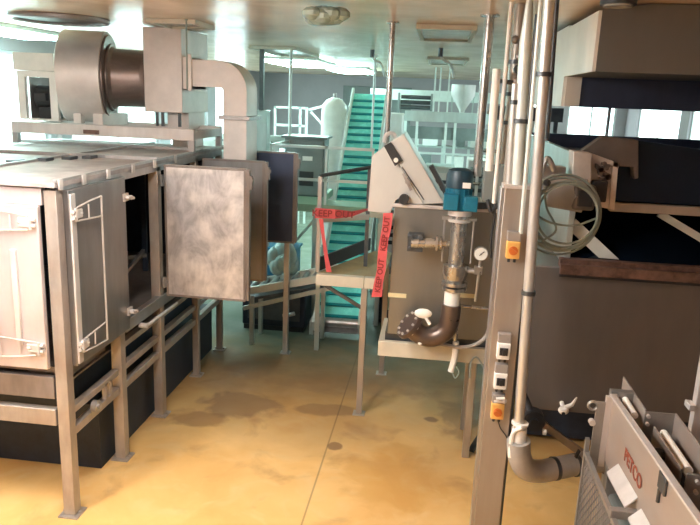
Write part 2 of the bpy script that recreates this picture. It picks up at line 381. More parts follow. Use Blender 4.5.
# inside shell
MB().box(OX0+.02, OX0+.05, OY0+.1, OY1-.02, OZ0, OZ1).build('back_panel', M['shade_steel'], ov)
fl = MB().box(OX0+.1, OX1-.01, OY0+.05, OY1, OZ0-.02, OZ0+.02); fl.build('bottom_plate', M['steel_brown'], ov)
MB().box(OX0+.1, OX1-.11, OY1-.03, OY1, OZ0+.02, OZ1).build('end_panel', M['shade_steel'], ov)
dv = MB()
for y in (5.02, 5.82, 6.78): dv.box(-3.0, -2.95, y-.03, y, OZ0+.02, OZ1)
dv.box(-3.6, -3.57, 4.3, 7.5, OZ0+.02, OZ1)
dv.build('inner_baffle', M['shade_steel'], ov)
MB().bar((-3.4, 5.06, 1.50), (-2.5, 5.70, 1.56), .04, .03).bar((-2.52, 5.06, 1.42), (-2.52, 5.70, 1.60), .03, .03).build('tray_runner', M['steel_dark'], ov)
# side top and sill rails
sr = MB().box(OX1-.05, OX1, OY0+.1, OY1-.05, OZ1-.06, OZ1).box(OX1-.05, OX1+.01, 5.01, OY1-.05, OZ0-.02, OZ0+.08)
sr.build('side_rail', M['steel'], ov, .003)
# low rails, brace pair and roller track under the body
for z, h in ((.97, .05), (.78, .05), (.62, .06)):
    r_ = MB()
    for a, b in zip(LEGY[:-1], LEGY[1:]): 
        if z > .9 and a < 4.5: continue
        r_.box(OX1-.075, OX1-.02, a+.1, b, z-h/2, z+h/2)
    r_.build('low_rail', M['leg'], ov, .003)
MB().cyl((OX1-.01, 4.46, .70), (OX1+.03, 4.46, .70), .045, 20).cyl((OX1+.03, 4.46, .70), (OX1+.05, 4.46, .70), .02, 12).build('roller', M['steel'], ov)
MB().box(OX1-.05, OX1-.02, 4.68, 4.71, .64, .78).box(OX1-.05, OX1-.02, 4.76, 4.79, .64, .78).build('rail_spacer', M['leg'], ov)
# drip tray with scorched bottom
dt = MB().box(OX0+.1, OX1-.1, OY0+.12, OY1-.1, .94, .955)
dt.prism([(4.22, .96), (4.22, 1.07), (4.9, 1.03), (4.9, .96)], 'x', OX1-.34, OX1-.12)
dt.build('drip_tray', M['steel_brown'], ov)
MB().box(OX0+.1, OX1-.13, OY0+.66, OY1-.05, .0, .55).box(OX0+.1, OX1-.34, OY0+.62, OY1-.05, .55, .93).build('shade_block', M['shade_steel'], ov)  # added dark block, stops window light and keeps the underside shaded
# front bottom apron and front rail
MB().box(OX0, OX1-.1, OY0+.01, OY0+.05, .90, 1.06).build('front_apron', M['steel_brown'], ov, .003)
MB().box(OX0+.1, OX1-.1, OY0+.01, OY0+.07, .70, .82).build('front_rail', M['leg'], ov, .004)
MB().box(OX0+.1, OX1-.1, OY0+.01, OY0+.06, 2.24, 2.35).build('front_header', M['oven_front'], ov, .003)
def rodset(X, y, z, lx, tall, ax):   # latch rod frame: thin welded rods, upper or lower
    pass
# front face doors with latch rods
def latch_frame(par, pt, zt, zb, w, n):        # pt(u, d, z) -> point; n = stand-off
    m = MB(); r = .006
    q = lambda u, z: pt(u, n, z)
    for s, z in ((-1, zt), (1, zb)):
        m.tube([q(0, z), q(w*.5, z+.02*s*-1), q(w, z+.03*s*-1)], r, 8); m.tube([q(0, z+.09*s), q(w, z+.11*s)], r, 8); m.tube([q(w*.45, z), q(w*.45, z+.1*s)], r, 8)
    m.tube([q(w, zt+.03), q(w, zb-.03)], r*1.3, 8)
    m.build('latch_rod', M['steel_pale'], par)
    for z in (zt-.045, zb+.045):
        k = MB(); c = pt(0, n*.6, z)
        k.cyl(pt(-.05, n*.6, z+.02), pt(.06, n*.6, z+.02), .013, 10); k.cyl(pt(-.05, n*.6, z-.02), pt(.06, n*.6, z-.02), .013, 10); k.bar(pt(-.03, n*.5, z), pt(.03, n*.5, z), .03, .05); k.cyl(pt(-.02, n, z-.045), pt(-.02, n, z+.045), .010, 8); k.ball(pt(.05, n*.6, z), .02, 8)
        k.build('latch_block', M['steel_pale'], par)
fd = MB().box(-2.98, -2.50, OY0-.03, OY0+.01, 1.13, 2.24).build('front_door', M['oven_front'], ov, .006)
latch_frame(fd, lambda u, d, z: Vector((-2.56-u, OY0-.03-d, z)), 2.18, 1.24, .26, .025)
MB().box(-2.70, -2.66, OY0-.05, OY0-.03, 1.3, 1.95).build('door_strip', M['steel_pale'], fd, .004)
fd = MB().box(-4.22, -3.0, OY0-.03, OY0+.01, 1.13, 2.24).build('front_door', M['oven_front'], ov, .006)
# bay 1 side door (shut)
sd = MB().box(OX1+.0, OX1+.04, 4.19, 5.02, 1.12, 2.335).build('side_door', M['side_sheet'], ov, .005)
MB().box(OX1+.04, OX1+.055, 4.19, 4.25, 1.14, 2.31).build('door_edge_strip', M['steel_pale'], sd, .004, 'pale bright steel strip')
latch_frame(sd, lambda u, d, z: Vector((OX1+.055+d, 4.23+u, z)), 2.22, 1.22, .33, .02)
for z in (2.18, 1.27):
    MB().box(OX1+.04, OX1+.055, 4.97, 5.04, z-.03, z+.03).cyl((OX1+.05, 5.0, z), (OX1+.10, 5.0, z), .018, 10).cyl((OX1+.09, 4.95, z+.01), (OX1+.09, 5.05, z-.01), .012, 8).build('door_catch', M['steel_pale'], sd)
# open doors
def open_door(y, x0, x1, z0, z1, mat, lab):
    d = MB().box(x0, x1, y, y+.045, z0, z1).build('side_door', mat, ov, .005, lab)
    w = .02
    MB().box(x0, x1, y-.006, y, z1-w, z1).box(x0, x1, y-.006, y, z0, z0+w).box(x1-w, x1, y-.006, y, z0+w, z1-w).box(x0, x0+w, y-.006, y, z0+w, z1-w).box(x1, x1+.03, y-.002, y+.05, z0+.01, z1-.01).build('door_rim', M['steel_brown'], d, .002)
    for z in (z0+.12, z1-.14): MB().cyl((x0-.03, y+.02, z-.05), (x0-.03, y+.02, z+.05), .018, 10).box(x0-.03, x0+.02, y+.01, y+.03, z-.04, z+.04).build('hinge', M['steel'], d)
    MB().cyl((x1+.03, y+.02, z1-.10), (x1+.06, y+.02, z1-.10), .02, 10).box(x1+.03, x1+.05, y+.0, y+.04, z1-.18, z1-.06).build('door_catch', M['steel_brown'], d)
open_door(5.76, -2.34, -1.61, 1.18, 2.36, M['door_inner'], 'pale scuffed inner face with swirling scratches')
open_door(6.75, -2.34, -1.70, 1.10, 2.335, M['side_sheet'], 'brownish grey open door')
open_door(7.53, -2.34, -1.55, 1.35, 2.37, M['steel_blue'], 'dark blue-grey open door')
MB().tube(smooth([(OX1+.03, 5.28, 1.05), (OX1+.05, 5.35, 1.045), (OX1+.05, 5.7, 1.045), (OX1+.05, 6.0, 1.04)], 4), .014, 8).cyl((OX1-.01, 5.3, 1.05), (OX1+.06, 5.3, 1.05), .022, 10).build('pull_bar', M['steel_pale'], ov)

# ------------------------------------------------------------------ exhaust fan on the oven
fan = thing('exhaust_fan', 'large drum-shaped exhaust fan with ducts on a frame above the oven', 'fan', (-3.3, 6.6, 2.42))
bm_ = MB().box(-4.27, -2.37, 6.6, 6.66, 2.51, 2.62); bm_.build('base_beam', M['steel_pale'], fan, .004)
MB().box(-4.27, -2.37, 7.45, 7.51, 2.51, 2.62).build('base_beam', M['steel_pale'], fan, .004)
for x in (-4.27, -2.43):
    MB().box(x, x+.06, 6.66, 7.45, 2.52, 2.60).build('cross_beam', M['steel_pale'], fan)
    for y in (6.6, 7.45): MB().box(x, x+.06, y, y+.06, 2.405, 2.51).build('foot', M['steel'], fan)
MB().box(-3.5, -3.34, 6.585, 6.6, 2.53, 2.57).build('name_plate', M['rust'], fan)
cy, cz = 7.10, 3.10
def drum(x0, x1, r, n=48):
    return [Vector((x0, cy, cz)), Vector((x1, cy, cz))], r
fd_ = Vector((math.cos(.24), math.sin(.24), 0)); fc = Vector((-3.66, cy-.03, cz-.015)); fp = lambda t: fc+fd_*t
MB().cyl(fp(-.22), fp(.20), .46, 48).build('volute_drum', M['duct'], fan, .006)
MB().cyl(fp(.20), fp(.225), .43, 48).cyl(fp(.225), fp(.25), .34, 48).build('drum_collar', M['duct_dark'], fan, .006)
MB().tube([fp(.25), fp(.28), fp(.56), fp(.585)], [.32, .295, .29, .29], 40).cyl((-3.04, cy+.11, cz-.015), (-3.0, cy+.11, cz-.015), .31, 40).build('inlet_pipe', M['duct_dark'], fan)
MB().box(-3.70, -3.62, cy-.32, cy-.24, 2.62, 2.72).box(-3.70, -3.62, cy+.24, cy+.32, 2.62, 2.72).box(-3.5, -3.4, cy-.30, cy+.3, 2.60, 2.72).build('drum_support', M['duct'], fan)
MB().box(-3.0, -2.6, 6.92, 7.72, 2.76, 3.585).build('plenum_box', M['duct'], fan, .006)
for x in (-2.9, -2.84, -2.66): MB().box(x, x+.025, 6.95, 6.98, 2.62, 2.76).build('plenum_leg', M['steel_dark'], fan)
MB().box(-2.83, -2.6, 7.1, 7.6, 2.60, 2.76).box(-2.78, -2.62, 7.1, 7.6, 2.39, 2.60).build('drop_duct', M['duct'], fan)
# elbow duct: square section bending downward
def elbow():
    m = MB(); y0, y1 = 6.95, 7.36; zt, zb = 3.29, 3.03; xo, xi = -1.94, -2.18
    outer = [(-2.5, zt)] + [(xo-.30+.30*math.sin(a), zt-.30+.30*math.cos(a)) for a in [i*PI/2/10 for i in range(11)]] + [(xo, 1.95)]
    inner = [(-2.5, zb)] + [(xi-.04+.04*math.sin(a), zb-.04+.04*math.cos(a)) for a in [i*PI/2/10 for i in range(11)]] + [(xi, 1.95)]
    n = len(outer); vs = []; fs = []
    for (a, b), (c, d) in zip(outer, inner): vs += [(a, y0, b), (a, y1, b), (c, y1, d), (c, y0, d)]
    for i in range(n-1):
        for j in range(4): fs.append((i*4+j, i*4+(j+1) % 4, i*4+4+(j+1) % 4, i*4+4+j))
    fs += [(0, 1, 2, 3), (4*n-4, 4*n-3, 4*n-2, 4*n-1)]
    m.add(vs, fs); m.box(-2.34, xo, y0, y1, 1.72, 1.95); return m
el = elbow().build('elbow_duct', M['duct'], fan)
MB().box(-2.6, -2.5, 6.95, 7.36, 3.0, 3.31).box(-2.54, -2.5, 6.92, 7.39, 2.98, 3.34).build('duct_flange', M['duct'], el, .003)
MB().box(-2.22, -1.90, 6.91, 7.40, 2.715, 2.755).build('duct_flange', M['steel'], el, .003)
# drive motor and its guard frame
gf = MB()
gf.box(-4.36, -4.28, 6.90, 6.95, 2.63, 3.06).box(-4.36, -3.93, 6.90, 6.95, 3.06, 3.12).box(-4.36, -4.28, 7.40, 7.45, 2.63, 3.06).box(-4.36, -3.93, 7.40, 7.45, 3.06, 3.12).box(-4.36, -3.70, 6.95, 7.40, 3.10, 3.12)
gf.box(-4.01, -3.93, 6.9, 6.95, 2.63, 3.06); gf.box(-4.27, -3.93, 6.92, 7.42, 2.62, 2.64)
gf.box(-4.40, -3.96, 6.91, 7.44, 3.125, 3.30).box(-4.27, -4.10, 7.42, 7.44, 2.64, 3.06); gf.build('motor_frame', M['duct'], fan)
mo = MB().cyl((-4.24, cy, 2.86), (-4.02, cy, 2.86), .12, 20).cyl((-4.02, cy, 2.86), (-3.92, cy, 2.88), .04, 12).box(-4.2, -4.08, cy-.17, cy-.1, 2.82, 2.9).box(-4.2, -4.05, cy-.1, cy+.1, 2.64, 2.76).build('motor', M['black'], fan)
MB().box(-4.27, -4.26, 6.96, 7.40, 2.64, 3.06).build('guard_sheet', M['steel'], fan)

# ------------------------------------------------------------------ central feed tank, chute, pump
Y0 = 5.5
mt = thing('holding_tank', 'square grey steel tank on legs with a flat front, behind the platform edge and pump', 'tank', (.1, 5.8, 0))
MB().box(-.32, .64, Y0, 6.12, 1.08, 2.15).build('tank_body', M['midtank'], mt, .006)
MB().box(-.335, .65, Y0-.02, 6.14, 2.15, 2.18).build('tank_lid', M['steel_pale'], mt, .004)
MB().box(-.39, .64, Y0-.02, Y0+.03, .885, 1.015).box(-.39, -.34, Y0+.03, 6.12, .885, 1.015).build('base_beam', M['creambeam'], mt, .004)
MB().box(-.34, .62, Y0+.05, 6.08, .96, 1.08).build('sump', M['steel_dark'], mt)
for x, y in ((.38, 5.52), (.38, 6.04), (.58, 5.52), (.58, 6.04)):
    l = MB().box(x, x+.06, y, y+.06, .0, .885).build('leg', M['steel'], mt, .003)
MB().bar((.46, 5.6, .03), (.62, 5.9, .16), .05, .03).build('leg_brace', M['steel_dark'], mt)
for x, z in ((-.33, 1.40), (.24, 1.44)):
    MB().box(x, x+.15, Y0-.006, Y0, z, z+.035).build('tag_strip', M['paper'], mt, 0, 'pale yellow strip')
MB().bar((.30, Y0-.03, 2.20), (.62, Y0-.03, 2.22), .05, .05).build('top_pipe', M['steel_dark'], mt)

ch = thing('feed_chute', 'pale angular steel chute with a slanted box end, on the square tank', 'chute', (-.3, 5.8, 2.18))
def xz(pts, Y): return [(at(x, y, Y).x, at(x, y, Y).z) for x, y in pts]
MB().prism(xz([(372, 156), (387, 144), (424, 204), (408, 203.5), (402, 197), (396, 200), (390, 214), (368, 211)], 5.52), 'y', 5.5, 5.88).build('chute_body', M['chute'], ch, .006)
MB().prism(xz([(387, 144), (404, 133.5), (444.5, 203), (424, 204)], 5.48), 'y', 5.46, 5.90).build('slanted_box', M['chute'], ch, .006)
MB().prism(xz([(384, 146), (391, 142), (403, 161), (395, 166)], 5.45), 'y', 5.44, 5.458).build('latch_plate', M['black'], ch)
c = at(396, 160, 5.44); MB().cyl((c.x, 5.42, c.z), (c.x, 5.44, c.z), .018, 14).build('knob', M['white'], ch)
c = at(408, 181, 5.45); MB().cyl((c.x, 5.40, c.z), (c.x, 5.46, c.z), .022, 14).bar((c.x-.04, 5.43, c.z+.06), (c.x+.03, 5.43, c.z-.07), .012, .02).build('clamp', M['steel'], ch)
a, b = at(402, 167, 5.45), at(424, 200, 5.45); MB().bar((a.x, 5.455, a.z), (b.x, 5.455, b.z), .008, .008).build('seam', M['steel_dark'], ch)
a, b = at(431, 165, 5.6), at(446, 192, 5.6); MB().bar((a.x, 5.55, a.z), (b.x, 5.55, b.z), .035, .12, (0, 1, 0)).build('rubber_flap', M['black'], ch)
a = at(393, 128, 5.9); MB().tube(smooth([(a.x-.07, 5.86, a.z-.12), (a.x-.05, 5.86, a.z-.06), (a.x, 5.86, a.z-.04), (a.x+.04, 5.86, a.z-.09)], 4), .018, 10).build('hoop_handle', M['steel_pale'], ch)
c = at(404, 199, 5.48); MB().cyl((c.x, 5.44, c.z), (c.x, 5.6, c.z), .04, 14).build('pivot', M['black'], ch)

pu = thing('feed_pump', 'vertical pump with teal motor on top and thick brown elbow pipe below', 'pump', (.23, 5.3, 1.1))
PY = 5.28; px_ = .195
MB().cyl((px_-.02, PY, 2.19), (px_-.02, PY, 2.36), .095, 28).box(px_-.13, px_-.02, PY-.12, PY-.02, 2.2, 2.32).build('motor_body', M['teal_motor'], pu, .006)
fins = MB()
for k in range(16):
    a = 2*PI*k/16; fins.bar((px_-.02+  .097*math.cos(a), PY+.097*math.sin(a), 2.21), (px_-.02+.097*math.cos(a), PY+.097*math.sin(a), 2.35), .008, .012)
fins.build('cooling_fins', M['teal_motor'], pu)
MB().tube([(px_-.02, PY, 2.36), (px_-.02, PY, 2.45), (px_-.02, PY, 2.49), (px_-.02, PY, 2.505)], [.102, .102, .088, .05], 28).build('fan_cowl', M['motor_top'], pu)
MB().box(px_+.02, px_+.12, PY-.15, PY-.06, 2.2, 2.31).build('terminal_box', M['teal_motor'], pu, .008)
MB().box(px_+.0, px_+.06, PY-.125, PY-.11, 2.37, 2.41).build('rating_plate', M['white'], pu)
MB().cyl((px_, PY, 2.15), (px_, PY, 2.19), .09, 24).cyl((px_, PY, 2.10), (px_, PY, 2.12), .085, 24).build('coupling_flange', M['steel_pale'], pu)
MB().cyl((px_, PY, 1.76), (px_, PY, 2.15), .060, 24).build('pump_column', M['pipe'], pu)
for s in (-1, 1): MB().cyl((px_+s*.11, PY, 1.78), (px_+s*.11, PY, 2.12), .008, 8).build('tie_rod', M['steel'], pu)
MB().box(px_-.13, px_+.13, PY-.02, PY+.02, 2.11, 2.13).build('tie_bar', M['steel'], pu)
MB().tube([(px_, PY, 1.62), (px_, PY, 1.66), (px_, PY, 1.70), (px_, PY, 1.76)], [.07, .088, .098, .098], 28).cyl((px_, PY, 1.60), (px_, PY, 1.625), .10, 28).cyl((px_, PY, 1.56), (px_, PY, 1.585), .095, 28).build('pump_flange', M['pipe'], pu)
MB().cyl((px_-.01, PY, 1.42), (px_-.01, PY, 1.56), .062, 20).build('white_sleeve', M['white'], pu)
ep = smooth([(px_-.01, PY, 1.44), (px_-.015, PY, 1.32), (px_-.04, PY, 1.225), (.08, PY, 1.165), (0, PY, 1.155), (-.07, PY, 1.185), (-.12, PY, 1.235)], 6)
MB().tube(ep, .078, 24).build('elbow_pipe', M['pump'], pu)
d = Vector((-.72, -.25, .6)).normalized(); c = Vector((-.12, PY, 1.235))
fl_ = MB().cyl(c, c+d*.035, .125, 32).build('end_flange', M['pump'], pu)
bt = MB(); u_ = d.orthogonal().normalized(); v_ = d.cross(u_)
for k in range(10):
    a = 2*PI*k/10; p = c+(u_*math.cos(a)+v_*math.sin(a))*.10; bt.cyl(p-d*.012, p+d*.048, .011, 8)
bt.build('flange_bolts', M['steel_pale'], fl_)
q = at(423, 315, 5.15); MB().ball((q.x, PY-.09, q.z), .05, 12, (1.4, .5, .8)).bar((q.x, PY-.09, q.z), (q.x+.06, PY-.1, q.z-.08), .02, .02).build('relief_cap', M['white'], pu)
q = at(419, 338, 5.2); MB().cyl((q.x-.02, PY-.03, q.z+.07), (q.x+.015, PY-.05, q.z-.06), .022, 10).build('drain_handle', M['white'], pu)
# side branch with square flange
q = at(447, 244, PY); MB().cyl((-.12, PY, q.z), (px_-.06, PY, q.z), .024, 14).cyl((.03, PY, q.z), (.045, PY, q.z), .062, 20).cyl((.06, PY, q.z), (.075, PY, q.z), .055, 20).cyl((-.16, PY, q.z-.01), (.03, PY, q.z), .038, 16).build('side_branch', M['pipe'], pu)
q2 = at(414, 243, PY); MB().box(q2.x-.05, q2.x+.07, PY+.0, PY+.1, q2.z-.07, q2.z+.07).cyl((q2.x-.03, PY-.03, q2.z+.05), (q2.x-.03, PY, q2.z+.05), .022, 10).cyl((q2.x+.05, PY-.03, q2.z+.05), (q2.x+.05, PY, q2.z+.05), .022, 10).cyl((q2.x-.03, PY-.03, q2.z-.04), (q2.x-.03, PY, q2.z-.04), .015, 10).bar((q2.x+.05, PY+.05, q2.z), (q2.x+.05, PY+.22, q2.z), .05, .05, (1, 0, 0)).build('valve_block', M['steel_dark'], pu, .004)
# pressure gauge
q = at(481, 254, 5.2)
ga = thing('pressure_gauge', 'small round white pressure gauge right of the pump column', 'gauge', (q.x, 5.2, q.z))
MB().cyl((q.x, 5.20, q.z), (q.x, 5.235, q.z), .054, 28).build('gauge_case', M['steel'], ga)
gd = MB().cyl((q.x, 5.194, q.z), (q.x, 5.20, q.z), .048, 28).build('dial', M['glass'], ga)
MB().bar((q.x-.012, 5.19, q.z-.012), (q.x+.022, 5.19, q.z+.022), .005, .004, (0, 1, 0)).cyl((q.x, 5.186, q.z), (q.x, 5.194, q.z), .006, 8).build('pointer', M['black'], gd)
MB().cyl((q.x, 5.22, q.z-.05), (q.x-.01, 5.22, q.z-.38), .012, 10).cyl((q.x-.01, 5.22, q.z-.14), (px_+.09, PY-.01, q.z-.15), .022, 10).box(q.x-.04, q.x+.02, 5.19, 5.24, q.z-.16, q.z-.10).build('stem_pipe', M['pipe'], ga)
# service pipes below the pump
sp = thing('drain_pipework', 'thin steel drain pipes and grey hose under the teal pump', 'pipe', (.3, 5.4, .9))
a, b, e = at(458, 300, 5.36), at(455, 344, 5.36), at(500, 311, 5.36)
MB().cyl((a.x, 5.38, a.z), (b.x, 5.38, b.z), .018, 12).cyl((a.x, 5.38, e.z+.015), (e.x, 5.38, e.z), .013, 10).build('pipe', M['pipe'], sp)
a, b = at(456, 342, 5.36), at(452, 372, 5.36); MB().tube(smooth([(a.x, 5.37, a.z), (a.x, 5.37, (a.z+b.z)/2), (b.x-.01, 5.37, b.z)], 4), [.026]*9, 12).build('sleeve', M['white'], sp)
MB().tube(smooth([at(425, 339, 5.35), at(445, 345, 5.35), at(466, 347, 5.35), at(483, 340, 5.35), at(491, 325, 5.35)]), .015, 10).build('hose', M['hose'], sp)
MB().tube(smooth([at(452, 371, 5.36), at(455, 378, 5.36), at(459, 372, 5.36), at(456, 366, 5.36)]), .006, 6).build('wire', M['cable'], sp)
MB().tube(smooth([at(470, 378, 5.45), at(471, 362, 5.45), at(478, 358, 5.45), at(488, 377, 5.45)]), .008, 8).build('cable', M['cable'], sp)

# ------------------------------------------------------------------ platform in front of the conveyor
pf = thing('service_platform', 'small raised platform with a worn board deck, left of the square tank', 'platform', (-.6, 6.6, 0))
dp = [(-1.05, 6.22), (-.42, 6.22), (-.42, 7.3), (-.62, 7.3)]
MB().prism(dp, 'z', 1.34, 1.375).build('deck', M['deck'], pf, .002)
MB().box(-1.05, -.60, 6.15, 6.22, 1.27, 1.375).build('edge_beam', M['creambeam'], pf, .004)
MB().box(-.595, -.42, 6.15, 6.22, 1.27, 1.375).build('edge_beam', M['creambeam'], pf, .004)
for x, y in ((-.62, 6.155), (-.49, 7.2)): MB().box(x, x+.055, y, y+.055, .01, 1.34 if y > 7 else 1.27).box(x-.03, x+.085, y-.03, y+.085, 0, .01).build('leg', M['column'], pf, .003)
MB().bar((-.58, 6.2, 1.05), (-.98, 6.2, 1.27), .03, .03).build('brace', M['steel_dark'], pf)
def rail(m, a, b, r=.017): m.cyl(a, b, r, 10)
m = MB(); m.bar((-1.05, 6.25, 1.375), (-1.05, 6.25, 2.27), .035, .035).build('rail_post', M['steel'], pf)
MB().bar((-.635, 6.6, 1.375), (-.635, 6.6, 2.34), .035, .035).build('rail_post', M['steel_dark'], pf)
MB().tube([(-1.05, 6.25, 2.28), (-.86, 6.4, 2.31), (-.6, 6.6, 2.35)], .018, 10).build('handrail', M['steel_dark'], pf)
MB().bar((-1.06, 6.26, 1.44), (-.66, 7.26, 1.46), .02, .13).build('toe_board', M['black'], pf)
MB().bar((-1.05, 6.25, 1.87), (-.62, 6.58, 1.87), .02, .05).build('mid_rail', M['beltrail'], pf)

# barrier tape
def ribbon(pts, ws, wdir, mat, name, parent=None, th=.003):
    P = [Vector(p) for p in pts]; m = MB(); vs = []; fs = []
    for i, p in enumerate(P):
        wd = Vector(wdir[i] if isinstance(wdir, list) else wdir).normalized(); d = (P[min(i+1, len(P)-1)]-P[max(0, i-1)]).normalized(); nn = d.cross(wd).normalized()*th/2
        w = ws[i]/2; vs += [p-wd*w-nn, p+wd*w-nn, p+wd*w+nn, p-wd*w+nn]
    for i in range(len(P)-1):
        for j in range(4): fs.append((i*4+j, i*4+(j+1) % 4, i*4+4+(j+1) % 4, i*4+4+j))
    fs += [(0, 1, 2, 3), tuple(len(vs)-4+j for j in range(4))]
    m.add(vs, fs); return m.build(name, mat, parent)
a, b, c, d = at(315, 213, 6.15), at(335, 214, 6.17), at(352, 214, 6.3), at(369, 209, 6.5)
t1 = tag(ribbon([a, b, c, d], [.095, .085, .05, .015], (0, 0, 1), M['tape'], 'barrier_tape'), 'red KEEP OUT barrier tape stretched across the platform railing', 'barrier tape')
text('KEEP OUT', .085, at(333.5, 214, 6.15)+Vector((0, -.01, 0)), b-a, (0, 0, 1), M['ink'], t1)
sp_ = [at(321, 219, 6.12), at(323, 235, 6.12), at(326, 255, 6.12), at(329, 272, 6.12)]
ribbon(sp_, [.04, .03, .035, .05], (1, .3, 0), M['tape'], 'loose_tail', t1)
p0, p1 = at(388, 213, 5.42), at(377, 297, 5.42)
pp = [p0.lerp(p1, k/6)+Vector((.006*math.sin(k*2), 0, 0)) for k in range(7)]
t2 = tag(ribbon(pp, [.075, .075, .07, .075, .07, .075, .085], (1, 0, .1), M['tape'], 'barrier_tape'), 'red KEEP OUT barrier tape hanging straight down in front of the platform', 'barrier tape')
for f_ in (.24, .74): text('KEEP OUT', .062, p0.lerp(p1, f_)+Vector((0, -.008, 0)), p0-p1, (-1, 0, 0), M['ink'], t2)

# ------------------------------------------------------------------ teal inclined conveyor
cv = thing('incline_conveyor', 'steep teal cleated conveyor belt climbing to the ceiling', 'conveyor', (-1.15, 8.3, 0))
B0, B1 = Vector((-1.13, 8.3, .17)), Vector((-1.24, 12.3, 3.04)); dirv = (B1-B0).normalized(); side = Vector((1, .03, 0)).normalized(); nn = side.cross(dirv).normalized()
W = .27
def on(s, l, h): return B0+dirv*s+side*l+nn*h
Lc = (B1-B0).length
def slab(m, s0, s1, l0, l1, h0, h1):
    return m.add([on(s, l, h) for s in (s0, s1) for l in (l0, l1) for h in (h0, h1)], [(0, 1, 3, 2), (4, 6, 7, 5), (0, 4, 5, 1), (2, 3, 7, 6), (0, 2, 6, 4), (1, 5, 7, 3)])
bl = slab(MB(), 0, Lc, -W, W, -.04, 0).build('belt', M['belt'], cv)
ncl = 26
for k in range(ncl):
    s = .1+k*(Lc-.15)/ncl
    m = MB(); slab(m, s, s+.04, -W+.005, W-.005, 0, .02); m.build('cleat', M['cleat'], cv)
for sg in (-1, 1):
    slab(MB(), -.05, Lc+.05, sg*(W+.02)-.02, sg*(W+.02)+.02, -.10, .085).build('side_rail', M['beltrail'], cv, .004)
slab(MB(), -.05, Lc, -W, W, -.12, -.10).build('return_tray', M['steel'], cv)
for s in (1.1, 2.6, 4.1):
    for sg in (-1, 1):
        p = on(s, sg*(W+.02), -.1); MB().bar((p.x, p.y, 0), (p.x, p.y, p.z), .05, .05).build('leg', M['teal_steel'], cv)
p = on(.05, 0, -.03); MB().cyl(p-side*.33, p+side*.33, .06, 18).build('tail_roller', M['steel'], cv)
for sg in (-1, 1):
    q = on(.05, sg*.33, -.03); MB().bar((q.x, q.y, 0), (q.x, q.y, q.z), .05, .05).build('leg', M['teal_steel'], cv)

# green walkway with cabinet and railings
wk = thing('walkway', 'green-edged raised walkway with pale railings crossing the teal conveyor', 'walkway', (-1.5, 9.2, 0))
MB().box(-2.25, -.6, 8.85, 9.35, 1.50, 1.60).build('deck', M['green'], wk, .004)
MB().box(-2.25, -1.56, 9.35, 10.5, 1.50, 1.60).build('deck', M['green'], wk, .004)
for x, y in ((-2.2, 8.9), (-1.55, 8.9), (-.68, 8.9), (-2.2, 10.4)): MB().bar((x, y, 0), (x, y, 1.5), .06, .06).build('leg', M['teal_steel'], wk)
MB().bar((-2.2, 8.9, .6), (-1.55, 8.9, 1.4), .035, .035).build('brace', M['teal_steel'], wk)
for x in (-2.15, -1.42, -.82): MB().bar((x, 8.87, 1.6), (x, 8.87, 2.36), .03, .03).build('rail_post', M['beltrail'], wk)
for z in (2.34, 1.92): MB().box(-2.15, -.82, 8.855, 8.885, z-.018, z+.018).build('handrail', M['beltrail'], wk)
MB().bar((-2.15, 8.9, 2.34), (-1.95, 10.4, 2.36), .03, .03).build('handrail', M['beltrail'], wk)
MB().box(-1.15, -.4, 8.70, 8.74, 1.50, 1.56).build('side_beam', M['creambeam'], wk)
cb = thing('control_cabinet', 'dark grey control cabinet with a white label, on the green walkway', 'cabinet', (-1.8, 9.7, 1.6))
MB().box(-2.12, -1.56, 9.55, 9.95, 1.6, 2.40).build('cabinet_body', M['cabinet'], cb, .008)
dd = MB().box(-2.10, -1.58, 9.53, 9.55, 1.62, 2.38).build('cabinet_door', M['cabinet'], cb, .004)
MB().box(-1.86, -1.72, 9.524, 9.53, 2.10, 2.16).build('label_plate', M['white'], dd)
MB().box(-1.90, -1.70, 9.524, 9.53, 1.75, 1.95).build('dark_screen', M['black'], dd)
MB().box(-2.16, -1.52, 9.5, 10.0, 2.40, 2.43).build('cabinet_top', M['cabinet'], cb)

# white dome-topped vessel
vs_ = thing('white_vessel', 'brightly lit white dome-topped vessel left of the teal conveyor', 'vessel', (-1.82, 11.9, 0))
MB().tube([(-1.79, 11.9, .4), (-1.79, 11.9, 2.72), (-1.79, 11.9, 2.84), (-1.79, 11.9, 2.92), (-1.79, 11.9, 2.96)], [.22, .22, .20, .13, .04], 28).build('vessel_body', M['white'], vs_)
MB().cyl((-1.79, 11.9, 2.95), (-1.79, 11.9, 3.03), .03, 12).build('vessel_cap', M['steel'], vs_)
for k in range(3):
    a = k*2*PI/3; MB().bar((-1.79+.2*math.cos(a), 11.9+.2*math.sin(a), 0), (-1.79+.2*math.cos(a), 11.9+.2*math.sin(a), .45), .05, .05).build('leg', M['steel'], vs_)
MB().bar((-1.62, 11.85, 2.72), (-1.60, 11.8, 2.3), .08, .08).build('side_spout', M['white'], vs_)

